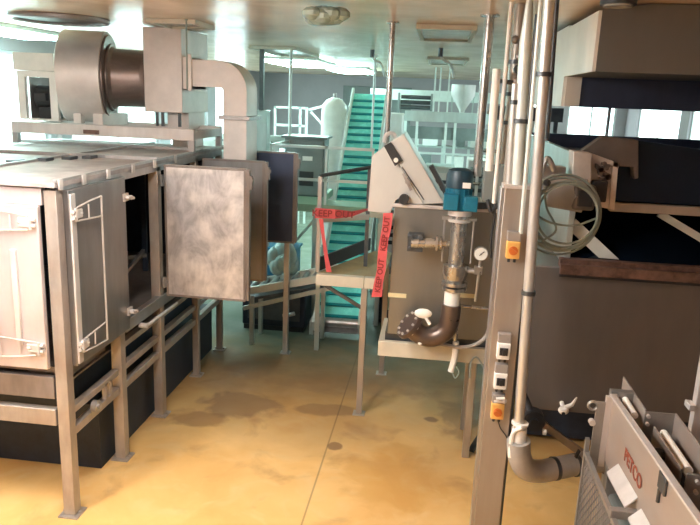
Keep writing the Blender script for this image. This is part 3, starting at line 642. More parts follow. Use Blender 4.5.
# roller conveyor, low left
rc = thing('roller_conveyor', 'low inclined roller conveyor with bright rails behind the open oven doors', 'conveyor', (-1.5, 7.6, 0))
A0, A1 = Vector((-2.2, 7.80, .66)), Vector((-1.05, 7.80, .95))
for dy in (0, .42):
    MB().bar(A0+Vector((0, dy, 0)), A1+Vector((0, dy, 0)), .04, .09).build('side_rail', M['beltrail'], rc, .003)
for k in range(9):
    p = A0.lerp(A1, (k+.5)/9); MB().cyl(p+Vector((0, .02, .01)), p+Vector((0, .40, .01)), .03, 12).build('roller', M['steel'], rc)
MB().bar(A0+Vector((0, .2, -.12)), A1+Vector((0, .2, -.12)), .3, .03).build('under_tray', M['steel_dark'], rc)
MB().bar(A0+Vector((0, -.02, -.2)), A1+Vector((-.1, -.02, -.16)), .03, .05).build('lower_rail', M['teal_steel'], rc)
for x in (-2.1, -1.3):
    for dy in (0, .42): MB().bar((x, 7.8+dy, 0), (x, 7.8+dy, .62 if x < -2 else .84), .05, .05).build('leg', M['teal_steel'], rc)
MB().cyl((-1.09, 7.70, .92), (-1.09, 7.79, .92), .085, 22).build('drive_pulley', M['black'], rc)
MB().cyl((-1.70, 7.72, .42), (-1.56, 7.72, .46), .025, 12).build('crank_end', M['steel'], rc)
st = tag(MB().box(-1.67, -1.61, 7.58, 7.64, 0, 1.34).box(-1.70, -1.58, 7.55, 7.67, 0, .01).build('support_post', M['steel'], None, .003), 'plain square steel post in front of the low roller conveyor', 'post')
t = thing('shade_filler', 'low dark block added to deepen the shade behind the roller conveyor', 'machine', (-1.85, 8.6, 0))  # added block that darkens the area behind the conveyor
MB().box(-2.38, -1.55, 8.35, 8.8, .06, .62).build('base_body', M['shade_steel'], t, .02)
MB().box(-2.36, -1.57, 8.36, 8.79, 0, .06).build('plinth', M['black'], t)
MB().box(-2.3, -1.62, 8.335, 8.35, .15, .55).build('filler_panel', M['steel_dark'], t, .004)
t = thing('shade_filler', 'long low dark block added to deepen the shade right of the foot of the teal conveyor', 'machine', (-.2, 9.4, 0))  # second added block, darkens the area near the walkway
MB().box(-.72, .5, 9.0, 9.9, .06, .8).build('base_body', M['shade_steel'], t, .02)
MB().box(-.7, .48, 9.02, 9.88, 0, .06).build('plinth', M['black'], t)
MB().box(-.6, .4, 8.985, 9.0, .2, .7).build('filler_panel', M['green'], t, .004)
# plastic bag of material
m = MB()
for k in range(12):
    a = k*2*PI/12; m.ball((-1.78+.10*math.cos(a), 8.02+.07*math.sin(a), .97+.035*(k % 4)), .105, 12, (1, .9, 1.2))
m.ball((-1.76, 8.02, 1.10), .15, 14, (1, .8, 1.2)); m.ball((-1.74, 8.02, 1.26), .06, 10, (.7, .7, 1.4))
tag(m.build('plastic_bag', M['bag']), 'cloudy plastic bag sitting on the low roller conveyor', 'bag')
for k, (x, y, z) in enumerate(((-2.05, 8.9, .0),)):
    t = thing('blue_bin', 'dark blue plastic bin below the dark blue oven door', 'bin', (x, y, z)); y += .15
    MB().box(x-.32, x+.25, y-.2, y+.2, .02, .95).build('bin_body', M['blue_lit'], t, .02)
    MB().box(x-.34, x+.27, y-.22, y+.22, .95, .99).build('bin_rim', M['blue_lit'], t, .01)
    for xx in (x-.05, x+.10): MB().box(xx, xx+.09, y-.206, y-.2, 1.15-.3, 1.25-.3).build('notice', M['white'], t)

# ------------------------------------------------------------------ background plant
def frame_legs(m, x0, x1, y0, y1, z, w=.05):
    for x in (x0, x1):
        for y in (y0, y1): m.bar((x, y, 0), (x, y, z), w, w)
bgp = thing('mezzanine', 'far steel mezzanine with a deep beam and white posts under the cone hopper', 'mezzanine', (.3, 14.2, 0))
MB().box(-.70, 1.55, 14.0, 14.08, 2.56, 2.76).build('front_beam', M['teal_steel'], bgp, .004)
MB().box(-.70, 1.55, 14.08, 15.6, 2.60, 2.66).build('deck', M['teal_steel'], bgp)
MB().box(-.70, 1.55, 14.12, 14.16, 2.22, 2.46).build('lower_panel', M['cabinet'], bgp)
for x in (-.68, -.45, 0.12, .30, 1.0, 1.5): MB().bar((x, 14.05, 0), (x, 14.05, 2.56), .05, .05).build('post', M['beltrail'], bgp)
for x in (-.15, -.05, .12): MB().bar((x, 14.02, 2.76), (x, 14.02, 3.6), .03, .03).build('hanger_rod', M['beltrail'], bgp)
for z in (1.95, 1.6): MB().box(-.7, 1.5, 13.98, 14.01, z-.02, z+.02).build('cross_rail', M['beltrail'], bgp)
hp = thing('cone_hopper', 'shiny cone-shaped hopper standing on the far mezzanine', 'hopper', (.42, 14.5, 2.66))
MB().tube([(.42, 14.5, 2.74), (.42, 14.5, 2.80), (.42, 14.5, 3.10), (.42, 14.5, 3.30)], [.05, .06, .24, .24], 28).build('hopper_cone', M['steel_pale'], hp)
for s in (-1, 1): MB().bar((.42+s*.2, 14.5, 2.66), (.42+s*.22, 14.5, 3.15), .025, .025).build('leg', M['teal_steel'], hp)
MB().cyl((.42, 14.5, 2.66), (.42, 14.5, 2.74), .05, 14).build('outlet', M['steel'], hp)
rr = thing('roll_rack', 'rack with three dark horizontal rolls, far behind the pale chute', 'rack', (-.5, 14.5, 2.66))
for z in (2.82, 2.92, 3.02): MB().cyl((-.82, 14.5, z), (-.22, 14.5, z), .04, 14).build('roll', M['steel_dark'], rr)
for x in (-.86, -.20): MB().bar((x, 14.5, 2.66), (x, 14.5, 3.1), .04, .2, (0, 1, 0)).build('rack_side', M['cabinet'], rr)
wb = thing('steel_cabinet', 'pale steel box cabinet at the left end of the far mezzanine', 'cabinet', (-.85, 13.2, 0))
MB().box(-1.0, -.68, 13.0, 13.5, 1.9, 2.72).build('cabinet_body', M['steel_pale'], wb, .02)
MB().box(-.97, -.92, 13.02, 13.06, 0, 1.9).box(-.76, -.71, 13.02, 13.06, 0, 1.9).box(-.97, -.92, 13.42, 13.46, 0, 1.9).box(-.76, -.71, 13.42, 13.46, 0, 1.9).build('stand', M['teal_steel'], wb)
# long duct and machinery behind
tag(MB().box(-1.6, 1.6, 16.0, 16.4, 2.95, 3.18).box(-1.5, -1.4, 16.1, 16.2, 0, 2.95).box(1.4, 1.5, 16.1, 16.2, 0, 2.95).build('overhead_duct', M['beltrail']), 'long pale horizontal duct behind the cone hopper', 'duct')
for i, (x, y, w, z0, z1, mat, lab) in enumerate((
        (.05, 12.2, .5, 0, 1.9, 'teal_steel', 'grey steel machine housing under the far mezzanine, right behind the chute'),
        (.75, 12.0, .5, 0, 2.05, 'steel_pale', 'pale upright machine housing behind the teal pump motor'),
        (-.55, 10.9, .5, 0, 1.3, 'cabinet', 'dark machine housing right of the teal conveyor foot'))):
    t = thing('machine_housing', lab, 'machine', (x, y, 0))
    MB().box(x-w/2, x+w/2, y-.25, y+.25, .12, z1).build('housing_body', M[mat], t, .02)
    MB().box(x-w/2+.05, x+w/2-.05, y-.265, y-.25, .3, z1-.12).build('access_door', M['steel_pale' if mat != 'steel_pale' else 'cabinet'], t, .01)
    for k in range(3): MB().box(x-w/2+.08, x+w/2-.08, y-.275, y-.265, z1-.3-.12*k, z1-.24-.12*k).build('vent_slot', M['black'], t)
    frame = MB(); frame_legs(frame, x-w/2+.04, x+w/2-.04, y-.2, y+.2, .12); frame.build('feet', M['steel_dark'], t)
mf = thing('manifold_frame', 'upright frame of pale pipes and small valves behind the teal motor', 'pipe frame', (.95, 9.6, 0))
for x in (.55, .78, 1.0, 1.22): MB().bar((x, 9.6, 0), (x, 9.6, 2.9), .04, .04).build('upright', M['beltrail'], mf)
for z in (1.4, 1.9, 2.35, 2.85): MB().cyl((.5, 9.57, z), (1.3, 9.57, z), .022, 10).build('cross_pipe', M['pipe'], mf)
for x, z in ((.66, 1.9), (.9, 2.35), (1.1, 1.4), (.9, 1.9)): MB().ball((x, 9.55, z), .05, 12).cyl((x, 9.50, z), (x, 9.46, z), .06, 14).build('valve', M['steel_dark'], mf)
cl = thing('white_column', 'wide white column standing far behind the conduits', 'column', (1.9, 17, 0))
MB().box(1.75, 2.05, 17, 17.3, 0, 3.6).build('column_shaft', M['white'], cl, .01)
MB().box(1.70, 2.10, 16.95, 17.35, 0, .12).build('plinth', M['steel'], cl)
pr_ = thing('packing_rack', 'dark open rack with pale boxes beneath the far mezzanine', 'rack', (.4, 16.5, 0))
for x in (-.5, .1, .7, 1.3): MB().bar((x, 16.5, 0), (x, 16.5, 2.3), .06, .06).build('upright', M['beltrail'], pr_)
for z in (.9, 1.4, 1.9, 2.25): MB().box(-.5, 1.3, 16.4, 16.9, z, z+.04).build('shelf', M['teal_steel'], pr_)
for k, (x, z, w_) in enumerate(((-.3, 1.44, .3), (.4, 1.44, .4), (1.0, 1.44, .3), (-.2, 1.94, .35), (.5, 1.94, .2), (.95, 1.94, .45), (.0, .94, .4), (.8, .94, .5))):
    lab = ['leftmost pale carton', 'middle pale carton', 'rightmost pale carton'][k % 3] if k < 3 else None
    col = 'white' if k % 2 else 'cabinet'
    shelfn = 'middle' if z < 1.5 and z > 1 else ('upper' if z > 1.5 else 'lower')
    pos = {0: 'left', 1: 'centre', 2: 'right', 3: 'left', 4: 'centre', 5: 'right', 6: 'left', 7: 'right'}[k]
    tag(MB().box(x-w_/2, x+w_/2, 16.45, 16.8, z, z+.28).build('storage_box', M[col], None, .01), '%s storage box at the %s of the %s shelf in the far rack' % ('white' if k % 2 else 'dark', pos, shelfn), 'box', 'boxes on the far rack')
# background left: packing table, frames
pt = thing('sorting_table', 'long grey sorting machine top beyond the elbow duct', 'machine', (-2.9, 10.8, 0))
MB().box(-3.9, -2.35, 10.2, 11.2, 2.02, 2.14).build('table_top', M['teal_steel'], pt, .01)
MB().box(-3.9, -2.35, 10.2, 10.24, 2.14, 2.26).build('side_guard', M['beltrail'], pt)
MB().box(-3.9, -2.35, 11.16, 11.2, 2.14, 2.32).build('side_guard', M['beltrail'], pt)
m = MB(); frame_legs(m, -3.8, -2.45, 10.3, 11.1, 2.02, .07); m.build('stand', M['teal_steel'], pt)
for x in (-3.5, -3.1, -2.7): MB().cyl((x, 10.24, 2.18), (x, 11.16, 2.18), .05, 14).build('roller', M['steel_dark'], pt)
MB().bar((-2.95, 10.7, 2.2), (-2.75, 10.7, 2.5), .3, .05).build('tilted_tray', M['steel_dark'], pt)
MB().tube(smooth([(-3.3, 10.5, 2.16), (-3.2, 10.5, 2.4), (-2.9, 10.5, 2.36), (-2.8, 10.5, 2.22)]), .03, 10).build('bent_pipe', M['steel'], pt)
fr = MB()
for x in (-3.79, -3.2, -3.05): fr.bar((x, 16, 0), (x, 16, 2.70), .05, .05)
for z in (2.68, 2.28, 1.9): fr.bar((-3.79, 16, z), (-3.05, 16, z), .05, .05)
fr.bar((-3.0, 16, 2.65), (-2.3, 16, 2.85), .05, .05); fr.bar((-2.3, 16, 0), (-2.3, 16, 2.85), .05, .05); fr.bar((-2.95, 16, 2.6), (-2.35, 16, 2.0), .04, .04)
tag(fr.build('pipe_frame', M['beltrail']), 'pale tubular frame against the far wall, left of the white vessel', 'frame')
fr = MB()
fr.box(-3.05, -2.98, YB-.05, YB, 0, 3.3).box(-1.0, -.93, YB-.05, YB, 0, 3.3).box(-2.98, -1.0, YB-.05, YB, 3.23, 3.3).box(-2.98, -1.0, YB-.03, YB, 0, 3.23)
fr = struct(fr.build('door_1', M['cabinet']))
tank = thing('upright_box', 'slim grey box with a tall dark stack behind the elbow duct', 'box', (-2.75, 9.8, 0))
q = at(254, 105, 9.8); MB().box(-2.62, -2.44, 9.8, 10.0, .3, 2.75).build('box_body', M['teal_steel'], tank, .01)
MB().box(-2.57, -2.51, 9.86, 9.92, 2.75, 3.6).build('stack', M['steel_dark'], tank)
MB().box(-2.6, -2.46, 9.82, 9.98, 0, .3).build('plinth', M['steel_dark'], tank)
# ceiling hung rods
def rod(x, y, z0, z1, r, mat, name, label, cat, group=None, flange=True):
    t = thing(name, label, cat, (x, y, z0), group)
    MB().cyl((x, y, z0), (x, y, z1), r, 16).build('rod', mat, t)
    MB().cyl((x, y, z1-.012), (x, y, z1), r*2, 16).build('ceiling_flange', mat, t)
    return t
rod(-2.09, 9.72, 2.43+.0, 3.6, .022, M['beltrail'], 'hanging_rod', 'thin pale rod from the ceiling left of the cabinet on the walkway', 'rod')
rod(-1.03, 10.8, 2.2, 3.6, .018, M['beltrail'], 'hanging_rod', 'thin pale rod rising from the teal conveyor to the ceiling', 'rod')
rod(-.44, 5.97, 2.3, 3.6, .026, M['pipe'], 'support_pole', 'steel pole from the ceiling down behind the pale chute', 'pole')
rod(.30, 5.30, 2.45, 3.6, .034, M['pipe'], 'support_pole', 'steel pole from the ceiling down to the teal pump motor', 'pole')
rod(-2.28, 6.2, 3.0, 3.6, .008, M['cable'], 'hanging_cable', 'thin dark cable hanging beside the square fan duct', 'cable')
# ceiling sprinkler pipes
for (x, y, l) in ((-.95, 9.5, 'left'), (-.05, 8.8, 'right')):
    t = thing('sprinkler', 'small bent sprinkler pipe under the ceiling, %s one of the pair above the chute' % l, 'sprinkler', (x, y, 3.4))
    MB().cyl((x, y, 3.5), (x, y, 3.6), .03, 12).build('socket', M['steel_dark'], t)
    MB().tube(smooth([(x, y, 3.52), (x+.04, y, 3.46), (x+.10, y, 3.44), (x+.15, y, 3.36), (x+.18, y, 3.26)]), .015, 8).build('bent_pipe', M['beltrail'], t)

# ------------------------------------------------------------------ column with switches and conduits
CY = 3.95
co = thing('steel_column', 'tall beige steel column carrying switches, right of centre', 'column', (.46, CY, 0))
MB().box(.385, .54, CY, CY+.12, .012, 2.53).build('column_body', M['column'], co, .004)
MB().box(.365, .385, CY+.02, CY+.12, .012, 2.53).build('column_flange', M['steel'], co, .003)
MB().box(.54, .56, CY+.05, CY+.12, .012, 2.53).build('column_flange', M['steel_dark'], co, .003)
MB().box(.32, .60, CY-.06, CY+.18, 0, .012).build('base_plate', M['column'], co)
MB().box(.375, .55, CY-.005, CY+.13, 2.53, 2.55).build('cap', M['steel_pale'], co)

def conduit(pts, r, label, cat='conduit', mat='conduit', n=14, clamps=(), name='conduit', extra=None):
    t = thing(name, label, cat, pts[-1])
    MB().tube([Vector(p) for p in pts], r, n).build('tube', M[mat], t)
    for z in clamps:
        p = min((Vector(a).lerp(Vector(b), k/20) for a, b in zip(pts[:-1], pts[1:]) for k in range(21)), key=lambda v: abs(v.z-z))
        MB().cyl((p.x, p.y, z-.012), (p.x, p.y, z+.012), (r if not isinstance(r, list) else r[-1])*1.35, n).build('clamp', M['steel_dark'], t)
    return t
def vtop(x, y, Y, z1=3.598): # straight vertical line through a photo point
    p = at(x, y, Y); return p.x
conduit([(.395, CY+.06, 3.10), (.41, CY+.06, 2.55)], .018, 'pale vertical conduit entering the column top, left of the pair', clamps=(3.0,))
conduit([(.43, CY+.06, 3.598), (.43, CY+.06, 3.32), (.455, CY+.06, 2.55)], [.014, .034, .034], 'thick pale conduit entering the top of the column', mat='beltrail', clamps=(2.9,))
xF = at(514, 225, CY-.03).x
conduit([(.475, CY-.035, 3.598), (.49, CY-.035, 2.285)], .012, 'thin pale conduit ending above the topmost yellow switch', mat='beltrail')
conduit([(.515, CY-.05, 3.598), (.59, CY-.05, 1.02)], .030, 'long thick steel pipe from ceiling to hose, right of the column', mat='conduit', clamps=(3.15, 1.95), cat='pipe', name='water_pipe')
conduit([(.575, CY+.10, 3.598), (.60, CY+.10, 2.8)], .013, 'dark rod standing for the shaded side of the long thick steel pipe', mat='steel_dark', cat='pipe')  # shaded side of the thick pipe, built as a dark rod
conduit([(.56, CY-.02, 2.06), (.575, CY-.02, 1.9), (.575, CY-.02, 1.3)], .011, 'thin conduit running down between the column and the thick pipe', mat='steel')
conduit([(.33, 4.6, 3.20), (.335, 4.6, 2.62), (.335, 4.6, 2.56)], .026, 'white plastic pipe left of the column top, nearest the pump motor', mat='white', cat='pipe')
conduit([(.385, 4.6, 3.598), (.385, 4.6, 2.35)], .014, 'slim white pipe beside the white plastic pipe', mat='white', cat='pipe')
conduit([(.46, 4.7, 3.598), (.46, 4.7, 2.95), (.45, 4.7, 2.85), (.45, 4.7, 2.6)], .045, 'broad beige pipe from the ceiling with a valve cluster', mat='column', cat='pipe', clamps=(3.25, 3.05, 2.87))
conduit([(.445, 4.45, 3.1), (.435, 4.45, 2.9), (.435, 4.45, 2.2)], .02, 'thin beige pipe in front of the broad beige pipe', mat='column', cat='pipe', clamps=(2.35,))
conduit([(.62, 5.2, 3.598), (.62, 5.2, 2.85)], .018, 'short dark rod hanging behind the conduits', mat='steel_dark', cat='rod')
t = thing('valve_cluster', 'dark knotted valve fittings on the broad beige pipe', 'valve', (.46, 4.63, 3.1))
m = MB()
for k in range(7): m.ball((.455+random.uniform(-.03, .05), 4.62, 3.08+.05*k), .026, 10)
m.build('fittings', M['steel_brown'], t)
MB().cyl((.44, 4.62, 3.12), (.33, 4.62, 3.13), .014, 10).cyl((.46, 4.6, 3.2), (.46, 4.54, 3.2), .03, 14).build('handle', M['steel_dark'], t)
t = thing('junction_box', 'dark junction box with hanging wires beside the white plastic pipe', 'junction box', (.37, 5.0, 2.3))
MB().box(.33, .52, 5.0, 5.1, 2.3, 2.56).build('box_body', M['cabinet'], t, .01)
MB().tube(smooth([(.42, 4.98, 2.32), (.43, 4.98, 2.2), (.42, 4.98, 2.05), (.43, 4.98, 1.9)]), .008, 8).tube(smooth([(.37, 4.98, 2.32), (.40, 4.96, 2.24), (.44, 4.98, 2.28)]), .014, 8).build('wires', M['black'], t)

def switch(x, y, kind, label):
    p = at(x, y, CY-.04); w, h = .075, .10; cx, cz_ = p.x, p.z
    t = thing('isolator_switch', label, 'switch', (cx, CY-.03, cz_-h/2))
    mat, kn = (M['yellow'], M['orange']) if kind == 'y' else (M['white'], M['black'])
    MB().box(cx-w/2, cx+w/2, CY-.055, CY, cz_-h/2, cz_+h/2).build('switch_body', mat, t, .006)
    MB().box(cx-w/2, cx+w/2, CY-.045, CY, cz_+h/2, cz_+h/2+.055).build('cable_box', M['greybox'], t, .004)
    if kind == 'y':
        MB().cyl((cx, CY-.055, cz_), (cx, CY-.068, cz_), .025, 20).bar((cx-.018, CY-.074, cz_+.012), (cx+.018, CY-.074, cz_-.012), .012, .012, (0, 1, 0)).build('knob', kn, t)
    else:
        MB().box(cx-.024, cx+.024, CY-.062, CY-.055, cz_-.022, cz_+.024).bar((cx, CY-.068, cz_-.018), (cx, CY-.068, cz_+.018), .014, .014).build('knob', kn, t)
    MB().cyl((cx-.018, CY-.03, cz_-h/2-.022), (cx-.018, CY-.03, cz_-h/2), .008, 8).cyl((cx+.014, CY-.03, cz_-h/2-.022), (cx+.014, CY-.03, cz_-h/2), .008, 8).build('cable_gland', M['black'], t)
    return cx, cz_
switch(513, 250, 'y', 'yellow switch with an orange knob, topmost on the column')
switch(503.5, 351, 'w', 'white switch with a black knob, upper of the two white ones')
switch(500.5, 381, 'w', 'white switch with a black knob, lower of the two white ones')
sx, sz = switch(497.5, 411, 'y', 'yellow switch with an orange knob, lowest on the column')
t = thing('small_tap', 'small white tap just above the lowest yellow switch', 'tap', (sx, CY-.06, sz+.1))
MB().cyl((sx-.03, CY-.08, sz+.075), (sx+.03, CY-.08, sz+.085), .010, 10).cyl((sx, CY-.08, sz+.08), (sx, CY-.01, sz+.085), .010, 10).ball((sx+.03, CY-.08, sz+.085), .016, 8).build('tap_body', M['steel_pale'], t)
MB().bar((sx-.02, CY-.09, sz+.10), (sx+.03, CY-.09, sz+.108), .02, .008).build('lever', M['white'], t)
tag(MB().tube(smooth([(sx+.01, CY-.02, sz-.07), (sx+.03, CY-.02, sz-.12), (sx+.06, CY-.012, sz-.16), (sx+.08, CY-.008, sz-.19)]), .004, 6).build('cable', M['black']), 'short black cable curling below the lowest yellow switch', 'cable')

# big hose leading under the washer
hs = thing('flexible_hose', 'thick grey hose bending from the pipe to under the big washer', 'hose', (.65, 4.0, .7))
hp_ = [(.595, 3.9, 1.03), (.61, 3.91, .93), (.66, 3.94, .83), (.76, 4.02, .775), (.90, 4.1, .77), (1.10, 4.2, .775), (1.5, 4.32, .775)]
MB().tube(smooth(hp_, 8), .070, 26).build('hose_body', M['hose'], hs)
MB().cyl((.592, 3.9, 1.11), (.595, 3.9, 1.03), .045, 24).cyl((.592, 3.9, 1.135), (.593, 3.9, 1.15), .05, 24).build('cuff', M['white'], hs)
for x, y, z, d in ((.86, 4.078, .771, (1, .4, 0)), (1.0, 4.15, .772, (1, .5, 0))):
    d = Vector(d).normalized()*.012; MB().cyl(Vector((x, y, z))-d, Vector((x, y, z))+d, .074, 26).build('hose_clamp', M['steel_dark'], hs)
MB().bar((.99, 4.12, .84), (1.0, 4.10, .90), .01, .02).build('clamp_lever', M['black'], hs)
MB().tube(smooth([(.60, 3.85, 1.14), (.555, 3.86, 1.10), (.548, 3.87, 1.02), (.55, 3.87, .93)], 4), .012, 8).build('white_cord', M['white'], hs)
t = thing('drain_valve', 'black round valve behind the grey hose bend', 'valve', (.74, 4.35, .9))
MB().cyl((.74, 4.28, .98), (.74, 4.36, .98), .07, 22).cyl((.74, 4.25, .98), (.74, 4.28, .98), .03, 16).cyl((.74, 4.3, .98), (.66, 4.4, 1.12), .03, 14).build('valve_body', M['black'], t)
MB().cyl((.80, 4.27, .92), (.82, 4.27, .92), .02, 10).build('valve_nut', M['white'], t)

# ------------------------------------------------------------------ big washer at right
WY = 4.5
wa = thing('washer_tank', 'large steel washing machine with dark open front, filling the right side', 'washer', (1.9, WY, 0))
MB().box(.66, 4.2, WY, 7.6, .97, 1.975).build('lower_tank', M['tank'], wa, .008)
MB().box(.83, 4.15, WY-.035, WY, 1.935, 2.0).build('front_lip', M['rust'], wa, .003, 'rusty stained lip')
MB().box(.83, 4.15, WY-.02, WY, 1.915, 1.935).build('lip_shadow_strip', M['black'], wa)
MB().box(.83, 4.15, WY+.0, WY+.06, 1.975, 2.03).build('inner_lip', M['rust'], wa)
# left side wall of the upper body
MB().box(.86, .90, WY+.05, 7.6, 1.975, 2.70).build('side_wall', M['teal_steel'], wa, .004)
MB().box(.86, 4.2, 7.56, 7.6, 1.975, 2.70).build('back_wall', M['steel_blue'], wa)
MB().box(4.16, 4.2, WY+.05, 7.56, 1.975, 2.70).build('side_wall', M['steel_blue'], wa)
# dark sloping inner sheets
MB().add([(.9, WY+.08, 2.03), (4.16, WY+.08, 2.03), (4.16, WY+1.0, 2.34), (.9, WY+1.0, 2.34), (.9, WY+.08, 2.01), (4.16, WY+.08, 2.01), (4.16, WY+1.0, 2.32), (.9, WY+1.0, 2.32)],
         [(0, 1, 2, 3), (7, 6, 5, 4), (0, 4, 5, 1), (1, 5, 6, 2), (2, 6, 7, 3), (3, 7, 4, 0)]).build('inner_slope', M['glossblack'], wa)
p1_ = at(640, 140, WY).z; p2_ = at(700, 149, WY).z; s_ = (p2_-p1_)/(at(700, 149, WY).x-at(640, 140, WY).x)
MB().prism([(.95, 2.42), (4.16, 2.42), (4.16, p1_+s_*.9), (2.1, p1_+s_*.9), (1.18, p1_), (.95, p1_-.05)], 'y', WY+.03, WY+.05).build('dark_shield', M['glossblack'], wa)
MB().box(.95, 4.16, WY+.05, 7.5, 2.55, 2.57).build('inner_cover', M['steel_blue'], wa)
MB().box(1.09, 4.16, WY-.03, WY+.03, 2.36, 2.415).build('cross_rail', M['column'], wa, .004, 'tan grey cross rail')
for a, b in ((at(660, 214, 4.6), at(702, 239, 4.6)), (at(572, 224, 4.6), at(617, 266, 4.6))):
    MB().bar((a.x, 4.62, a.z), (b.x, 4.60, b.z), .045 if a.x > 1.2 else .08, .03, (0, -1, 0)).build('guide_bar', M['beltrail'], wa)
# legs and braces under it
for x, y in ((1.32, 4.6), (1.0, 7.42), (2.4, 4.56), (4.0, 4.56), (4.0, 7.4), (2.4, 7.4)):
    MB().box(x, x+.09, y, y+.09, 0, .97).build('leg', M['steel'] if x > 1 else M['steel_dark'], wa, .003)
MB().box(.95, 4.0, 6.0, 7.3, .04, .965).build('shade_box', M['shade_steel'], wa)  # added dark box, blocks window light under the tank
a, b = at(540, 422, 4.46), at(604, 468, 4.46)
MB().bar((a.x, 4.46, a.z), (b.x+.3, 4.46, b.z-.21), .03, .05).build('diagonal_brace', M['steel_brown'], wa)
# brown cover, tan bracket with mechanism
MB().prism(xz([(580, 152), (603, 136), (638, 140), (638, 178), (634, 179), (633, 167), (617, 166)], 4.45), 'y', 4.44, 4.53).build('brown_cover', M['brown'], wa, .003)
MB().prism(xz([(573, 151), (591, 153), (590, 205), (571, 203)], 4.36), 'y', 4.34, 4.5).build('tan_box', M['tan'], wa, .004)
bk = MB().prism(xz([(591, 153), (618, 163), (614, 210), (590, 205)], 4.40), 'y', 4.40, 4.42).build('bearing_plate', M['tan'], wa, .003)
MB().prism(xz([(613, 161), (618, 163), (614, 210), (609, 208)], 4.38), 'y', 4.37, 4.42).prism(xz([(591, 153), (618, 163), (618, 168), (591, 158)], 4.38), 'y', 4.37, 4.40).build('plate_rim', M['tan'], bk)
m = MB()
for k in range(16):
    q = at(594+random.random()*15, 163+random.random()*18, 4.38); m.cyl((q.x, 4.36, q.z), (q.x, 4.40, q.z), random.uniform(.008, .02), 8)
m.build('bolts', M['steel_brown'], bk)
q = at(600, 190, 4.38); MB().box(q.x-.055, q.x+.035, 4.34, 4.40, q.z-.07, q.z+.06).build('bearing', M['black'], bk, .008)
# clutter on its top left edge
for i, (x, r) in enumerate(((.96, .06), (1.1, .05))): pass

gm = thing('gear_motor', 'grey gear motor with a brown square end, inside the coiled cable', 'motor', (.8, 4.3, 2.3))
q = at(583, 197, 4.22)
MB().cyl((q.x-.19, 4.30, q.z+.02), (q.x+.02, 4.26, q.z), .10, 24).build('motor_body', M['greybox'], gm, .006)
MB().box(q.x-.065, q.x+.065, 4.17, 4.26, q.z-.075, q.z+.075).build('end_cover', M['brown'], gm, .02)
MB().box(q.x-.04, q.x+.045, 4.16, 4.172, q.z-.05, q.z+.045).build('end_plate', M['black'], gm, .008)
q3 = at(548, 178, 4.35); MB().box(q3.x-.05, q3.x+.1, 4.34, 4.46, q3.z-.10, q3.z+.07).tube(smooth([(q3.x-.05, 4.33, q3.z+.02), (q3.x-.02, 4.33, q3.z+.12), (q3.x+.03, 4.33, q3.z+.05)]), .018, 8).build('gearbox', M['steel'], gm, .02)
MB().cyl((q.x-.12, 4.32, q.z), (q.x-.12, WY+.06, q.z), .05, 16).build('mount', M['steel_dark'], gm)
cc = at(565, 213, 4.1); ccz = cc.z
ccb = thing('coiled_cable', 'loops of grey-green cable hanging on the washer beside the motor', 'cable', (cc.x, 4.12, ccz-.2))
for k in range(6):
    R = .17+.012*k; ox, oz = random.uniform(-.018, .018), random.uniform(-.02, .02)
    pts = [Vector((cc.x+ox+R*math.cos(a)*(1+.03*math.sin(2*a+k)), 4.085+.011*k+.01*math.sin(3*a+k), ccz+oz+R*1.03*math.sin(a))) for a in [i*2*PI/40 for i in range(40)]]
    MB().tube(pts, .0068, 8, True).build('cable_loop', M['cable'], ccb)
MB().tube(smooth([(cc.x-.2, 4.1, ccz+.0), (cc.x-.08, 4.1, ccz-.06), (cc.x+.06, 4.1, ccz-.07), (cc.x+.18, 4.1, ccz-.02)]), .0065, 8).tube(smooth([(cc.x-.13, 4.1, ccz+.16), (cc.x-.1, 4.15, ccz+.02), (cc.x-.04, 4.1, ccz-.10), (cc.x-.12, 4.1, ccz-.18)]), .0065, 8).build('cable_tail', M['cable'], ccb)
MB().ball((cc.x-.12, 4.09, ccz+.17), .022, 8).build('cable_tie', M['black'], ccb)
# sample valve low on the tank front
q = at(563, 409, WY-.06)
t = thing('nozzle_valve', 'white nozzle valve at the bottom edge of the washer front', 'valve', (q.x, WY-.07, q.z))
MB().ball((q.x, WY-.08, q.z), .036, 14, (1, .9, .8)).cyl((q.x, WY-.08, q.z), (q.x, WY, q.z+.02), .015, 10).build('valve_body', M['white'], t)
MB().tube([(q.x+.01, WY-.08, q.z+.02), (q.x+.05, WY-.08, q.z+.045), (q.x+.075, WY-.08, q.z+.10)], [.018, .014, .005], 10).build('handle', M['white'], t)
MB().cyl((q.x-.005, WY-.115, q.z-.01), (q.x-.005, WY-.108, q.z-.01), .012, 10).build('outlet', M['black'], t)
tag(MB().tube(smooth([at(529, 233, 4.3), at(531, 250, 4.3), at(529, 300, 4.3), at(527, 345, 4.3)]), .014, 10).build('conduit', M['steel_pale']), 'thin bright conduit along the left edge of the washer front', 'conduit')

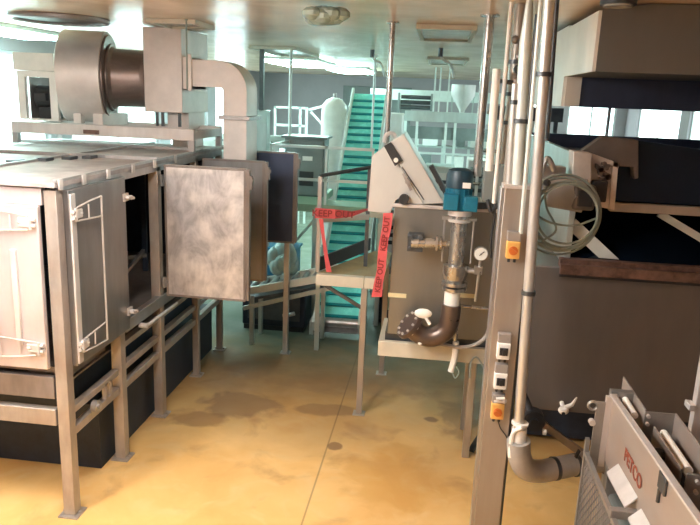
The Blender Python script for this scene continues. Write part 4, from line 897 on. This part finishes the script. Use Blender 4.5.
# hood above
hd = thing('exhaust_hood', 'big plain steel hood below the ceiling over the washer', 'hood', (2, 5.5, 3.0))
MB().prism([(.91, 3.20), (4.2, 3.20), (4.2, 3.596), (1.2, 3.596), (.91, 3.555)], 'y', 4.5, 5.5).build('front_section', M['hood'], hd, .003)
MB().box(.89, .91, 4.5, 5.5, 3.20, 3.55).build('side_sheet', M['hood_lit'], hd, .001, 'side sheet coloured as brightly lit')
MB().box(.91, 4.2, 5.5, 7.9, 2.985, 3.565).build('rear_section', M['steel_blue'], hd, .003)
MB().box(.89, .91, 5.5, 7.9, 2.985, 3.565).build('side_sheet', M['hood_lit'], hd, .001, 'side sheet coloured as brightly lit')
MB().box(.91, 1.02, 5.48, 5.5, 2.985, 3.2).build('corner_trim', M['hood_lit'], hd)
MB().box(.86, .89, 5.15+1.2, 5.4+1.2, 3.25, 3.33).cyl((.87, 6.4, 3.2), (.87, 6.4, 3.42), .008, 8).cyl((.87, 6.55, 3.2), (.87, 6.55, 3.42), .008, 8).build('hatch_handle', M['greybox'], hd)
for x, y in ((1.0, 5.4), (4.1, 5.4), (1.0, 7.7), (4.1, 7.7)): MB().cyl((x, y, 3.565), (x, y, 3.6), .02, 10).build('hanger', M['steel'], hd)
MB().cyl((1.27, 5.6, 2.985), (1.27, 5.6, 2.57), .012, 10).build('stay_rod', M['steel_dark'], hd)
tag(MB().box(.7, 1.5, 9.0, 9.12, 2.78, 2.95).box(.75, .80, 9.03, 9.08, 0, 2.78).box(1.4, 1.45, 9.03, 9.08, 0, 2.78).build('cable_tray_stand', M['steel_dark']), 'dark overhead cable tray stand behind the washer', 'cable tray')

# ------------------------------------------------------------------ near feeder machine
fm = thing('vibrating_feeder', 'near steel feeder machine with PETCO side plate, at the bottom right corner', 'machine', (1.05, 2.7, 0))
Z = 1.6; FX = .95
ZT = lambda y: 1.59+(3.38-y)*.062
sp1 = MB().prism([(1.9, 1.24), (3.37, 1.24), (3.37, ZT(3.37)), (1.9, ZT(1.9))], 'x', FX, FX+.012).build('side_plate', M['fmplate'], fm, .002)
MB().bar((FX+.003, 1.9, ZT(1.9)), (FX+.003, 3.38, ZT(3.38)), .03, .012).box(FX-.03, FX+.002, 3.36, 3.385, 1.2, 1.585).build('plate_flange', M['steel_pale'], sp1, .002)
text('PETCO', .088, (FX-.004, 2.91, 1.445), (0, -1, 0), (0, 0, 1), M['brand'], sp1)
MB().box(FX-.012, FX, 2.50, 2.58, 1.56, 1.63).cyl((FX-.006, 2.56, 1.50), (FX-.006, 2.56, 1.56), .008, 10).build('latch', M['steel_dark'], sp1, .003)
# trough floor and far side plates
MB().box(FX+.012, 1.60, 1.9, 3.37, 1.26, 1.28).build('trough_floor', M['black'], fm)
MB().box(FX+.012, FX+.035, 1.95, 3.36, 1.50, 1.52).build('inner_ledge', M['steel_dark'], fm)
MB().box(1.06, 1.068, 3.21, 3.62, 1.42, Z+.0).build('guide_plate', M['fmplate'], fm, .001)
MB().box(1.06, 1.20, 3.20, 3.208, 1.34, 1.595).build('cross_plate', M['fmframe'], fm, .001)
MB().box(1.195, 1.203, 2.70, 3.2, 1.40, 1.60).build('guide_plate', M['fmplate'], fm, .001)
MB().box(1.08, 1.088, 2.74, 3.12, 1.42, 1.56).build('guide_plate', M['fmplate'], fm, .001)
MB().box(1.06, 1.5, 2.62, 2.632, 1.28, 1.60).build('cross_plate', M['fmframe'], fm, .001)
MB().box(FX, 1.06, 3.40, 3.44, 1.45, 1.60).build('cross_plate', M['fmframe'], fm, .001)
for x, y, z in ((1.075, 3.19, 1.575), (1.075, 3.19, 1.535), (1.10, 2.61, 1.575), (1.10, 2.61, 1.53), (.975, 3.39, 1.58), (1.0, 3.39, 1.56)):
    MB().cyl((x, y-.006, z), (x, y+.01, z), .009, 10).build('bolt', M['steel_pale'], fm)
MB().cyl((1.02, 3.46, 1.56), (1.02, 3.22, 1.56), .018, 14).ball((1.02, 3.46, 1.56), .024, 10).build('roller', M['white'], fm)
MB().cyl((1.135, 3.14, 1.52), (1.135, 2.80, 1.52), .02, 14).build('roller', M['white'], fm)
MB().ball((1.06, 2.95, 1.50), .035, 10).cyl((1.06, 2.95, 1.40), (1.06, 2.95, 1.5), .02, 10).build('hand_knob', M['black'], fm)
MB().box(1.58, 1.6, 1.9, 3.6, 1.24, 1.62).build('side_plate', M['fmplate'], fm, .002)
MB().box(1.30, 1.35, 3.25, 3.30, 1.28, 2.05).box(1.27, 1.30, 3.24, 3.31, 1.60, 1.63).build('upright', M['steel_pale'], fm, .003)
# end bracket left with holes
eb = MB().box(FX-.075, FX-.03, 3.36, 3.372, 1.10, 1.555)
eb.build('end_bracket', M['fmframe'], fm, .002)
MB().tube(arc((FX-.09, 3.365, 1.53), .022, 0, 2*PI*11/12, 11, (1, 0, 0), (0, 0, 1)), .008, 8, True).build('lifting_eye', M['fmframe'], fm)
MB().cyl((FX-.085, 3.35, 1.44), (FX-.085, 3.38, 1.44), .016, 12).build('bolt', M['steel_pale'], fm)
# white shelves and mesh guard
def shelf(y0, y1, z0, z1, w):
    return MB().add([(FX, y0, z0), (FX-w, y0, z0-.05), (FX-w, y1, z1-.05), (FX, y1, z1), (FX, y0, z0-.012), (FX-w, y0, z0-.062), (FX-w, y1, z1-.062), (FX, y1, z1-.012)],
                    [(0, 1, 2, 3), (7, 6, 5, 4), (0, 4, 5, 1), (1, 5, 6, 2), (2, 6, 7, 3), (3, 7, 4, 0)])
shelf(3.13, 2.80, 1.35, 1.375, .048).build('drip_ledge', M['steel_pale'], fm, .002)
shelf(2.74, 2.2, 1.36, 1.39, .048).build('drip_ledge', M['steel_pale'], fm, .002)
MB().box(FX-.115, FX, 2.755, 2.79, 1.285, 1.325).build('guard_arm', M['fmframe'], fm, .003)
gd_ = MB()
gx = FX-.10
gd_.box(gx-.01, gx+.01, 3.33, 3.355, .0, 1.36).box(gx-.01, gx+.01, 2.2, 2.225, .0, 1.3).box(gx-.01, gx+.01, 2.2, 3.33, .55, .57).box(gx-.01, gx+.01, 2.2, 3.33, 1.27, 1.29)
for k in range(-16, 30):
    for sg in (1, -1):
        y0 = 2.225+k*.045 if sg > 0 else 2.225+k*.045+.62
        y1 = y0+sg*.62; z0, z1 = .57, 1.27
        t0 = 0; t1 = 1
        lo, hi = 2.225, 3.33
        f = lambda y: (y-y0)/(y1-y0)
        ta, tb = sorted((f(lo), f(hi))); t0, t1 = max(0, ta), min(1, tb)
        if t1-t0 < .03: continue
        gd_.bar((gx, y0+(y1-y0)*t0, z0+(z1-z0)*t0), (gx, y0+(y1-y0)*t1, z0+(z1-z0)*t1), .004, .006, (1, 0, 0))
gd_.build('mesh_guard', M['fmframe'], fm)
for x, y in ((FX, 1.95), (FX, 3.28), (1.54, 1.95), (1.54, 3.28)): MB().box(x, x+.06, y, y+.06, 0, 1.24).build('leg', M['fmframe'], fm, .003)
MB().box(FX+.02, 1.58, 1.98, 3.3, .3, 1.1).build('drive_housing', M['cabinet'], fm, .02)

# ------------------------------------------------------------------ world, colour management
w = bpy.data.worlds.new('world'); bpy.context.scene.world = w; w.use_nodes = True
w.node_tree.nodes['Background'].inputs[0].default_value = (.75, .88, 1, 1); w.node_tree.nodes['Background'].inputs[1].default_value = .6
sc = bpy.context.scene
sc.view_settings.view_transform = 'Standard'; sc.view_settings.look = 'None'; sc.view_settings.gamma = 1; sc.view_settings.use_curve_mapping = False
sc.view_settings.exposure = 0.36
sc.cycles.use_denoising = True; sc.cycles.max_bounces = 8; sc.cycles.diffuse_bounces = 5; sc.cycles.sample_clamp_indirect = 8
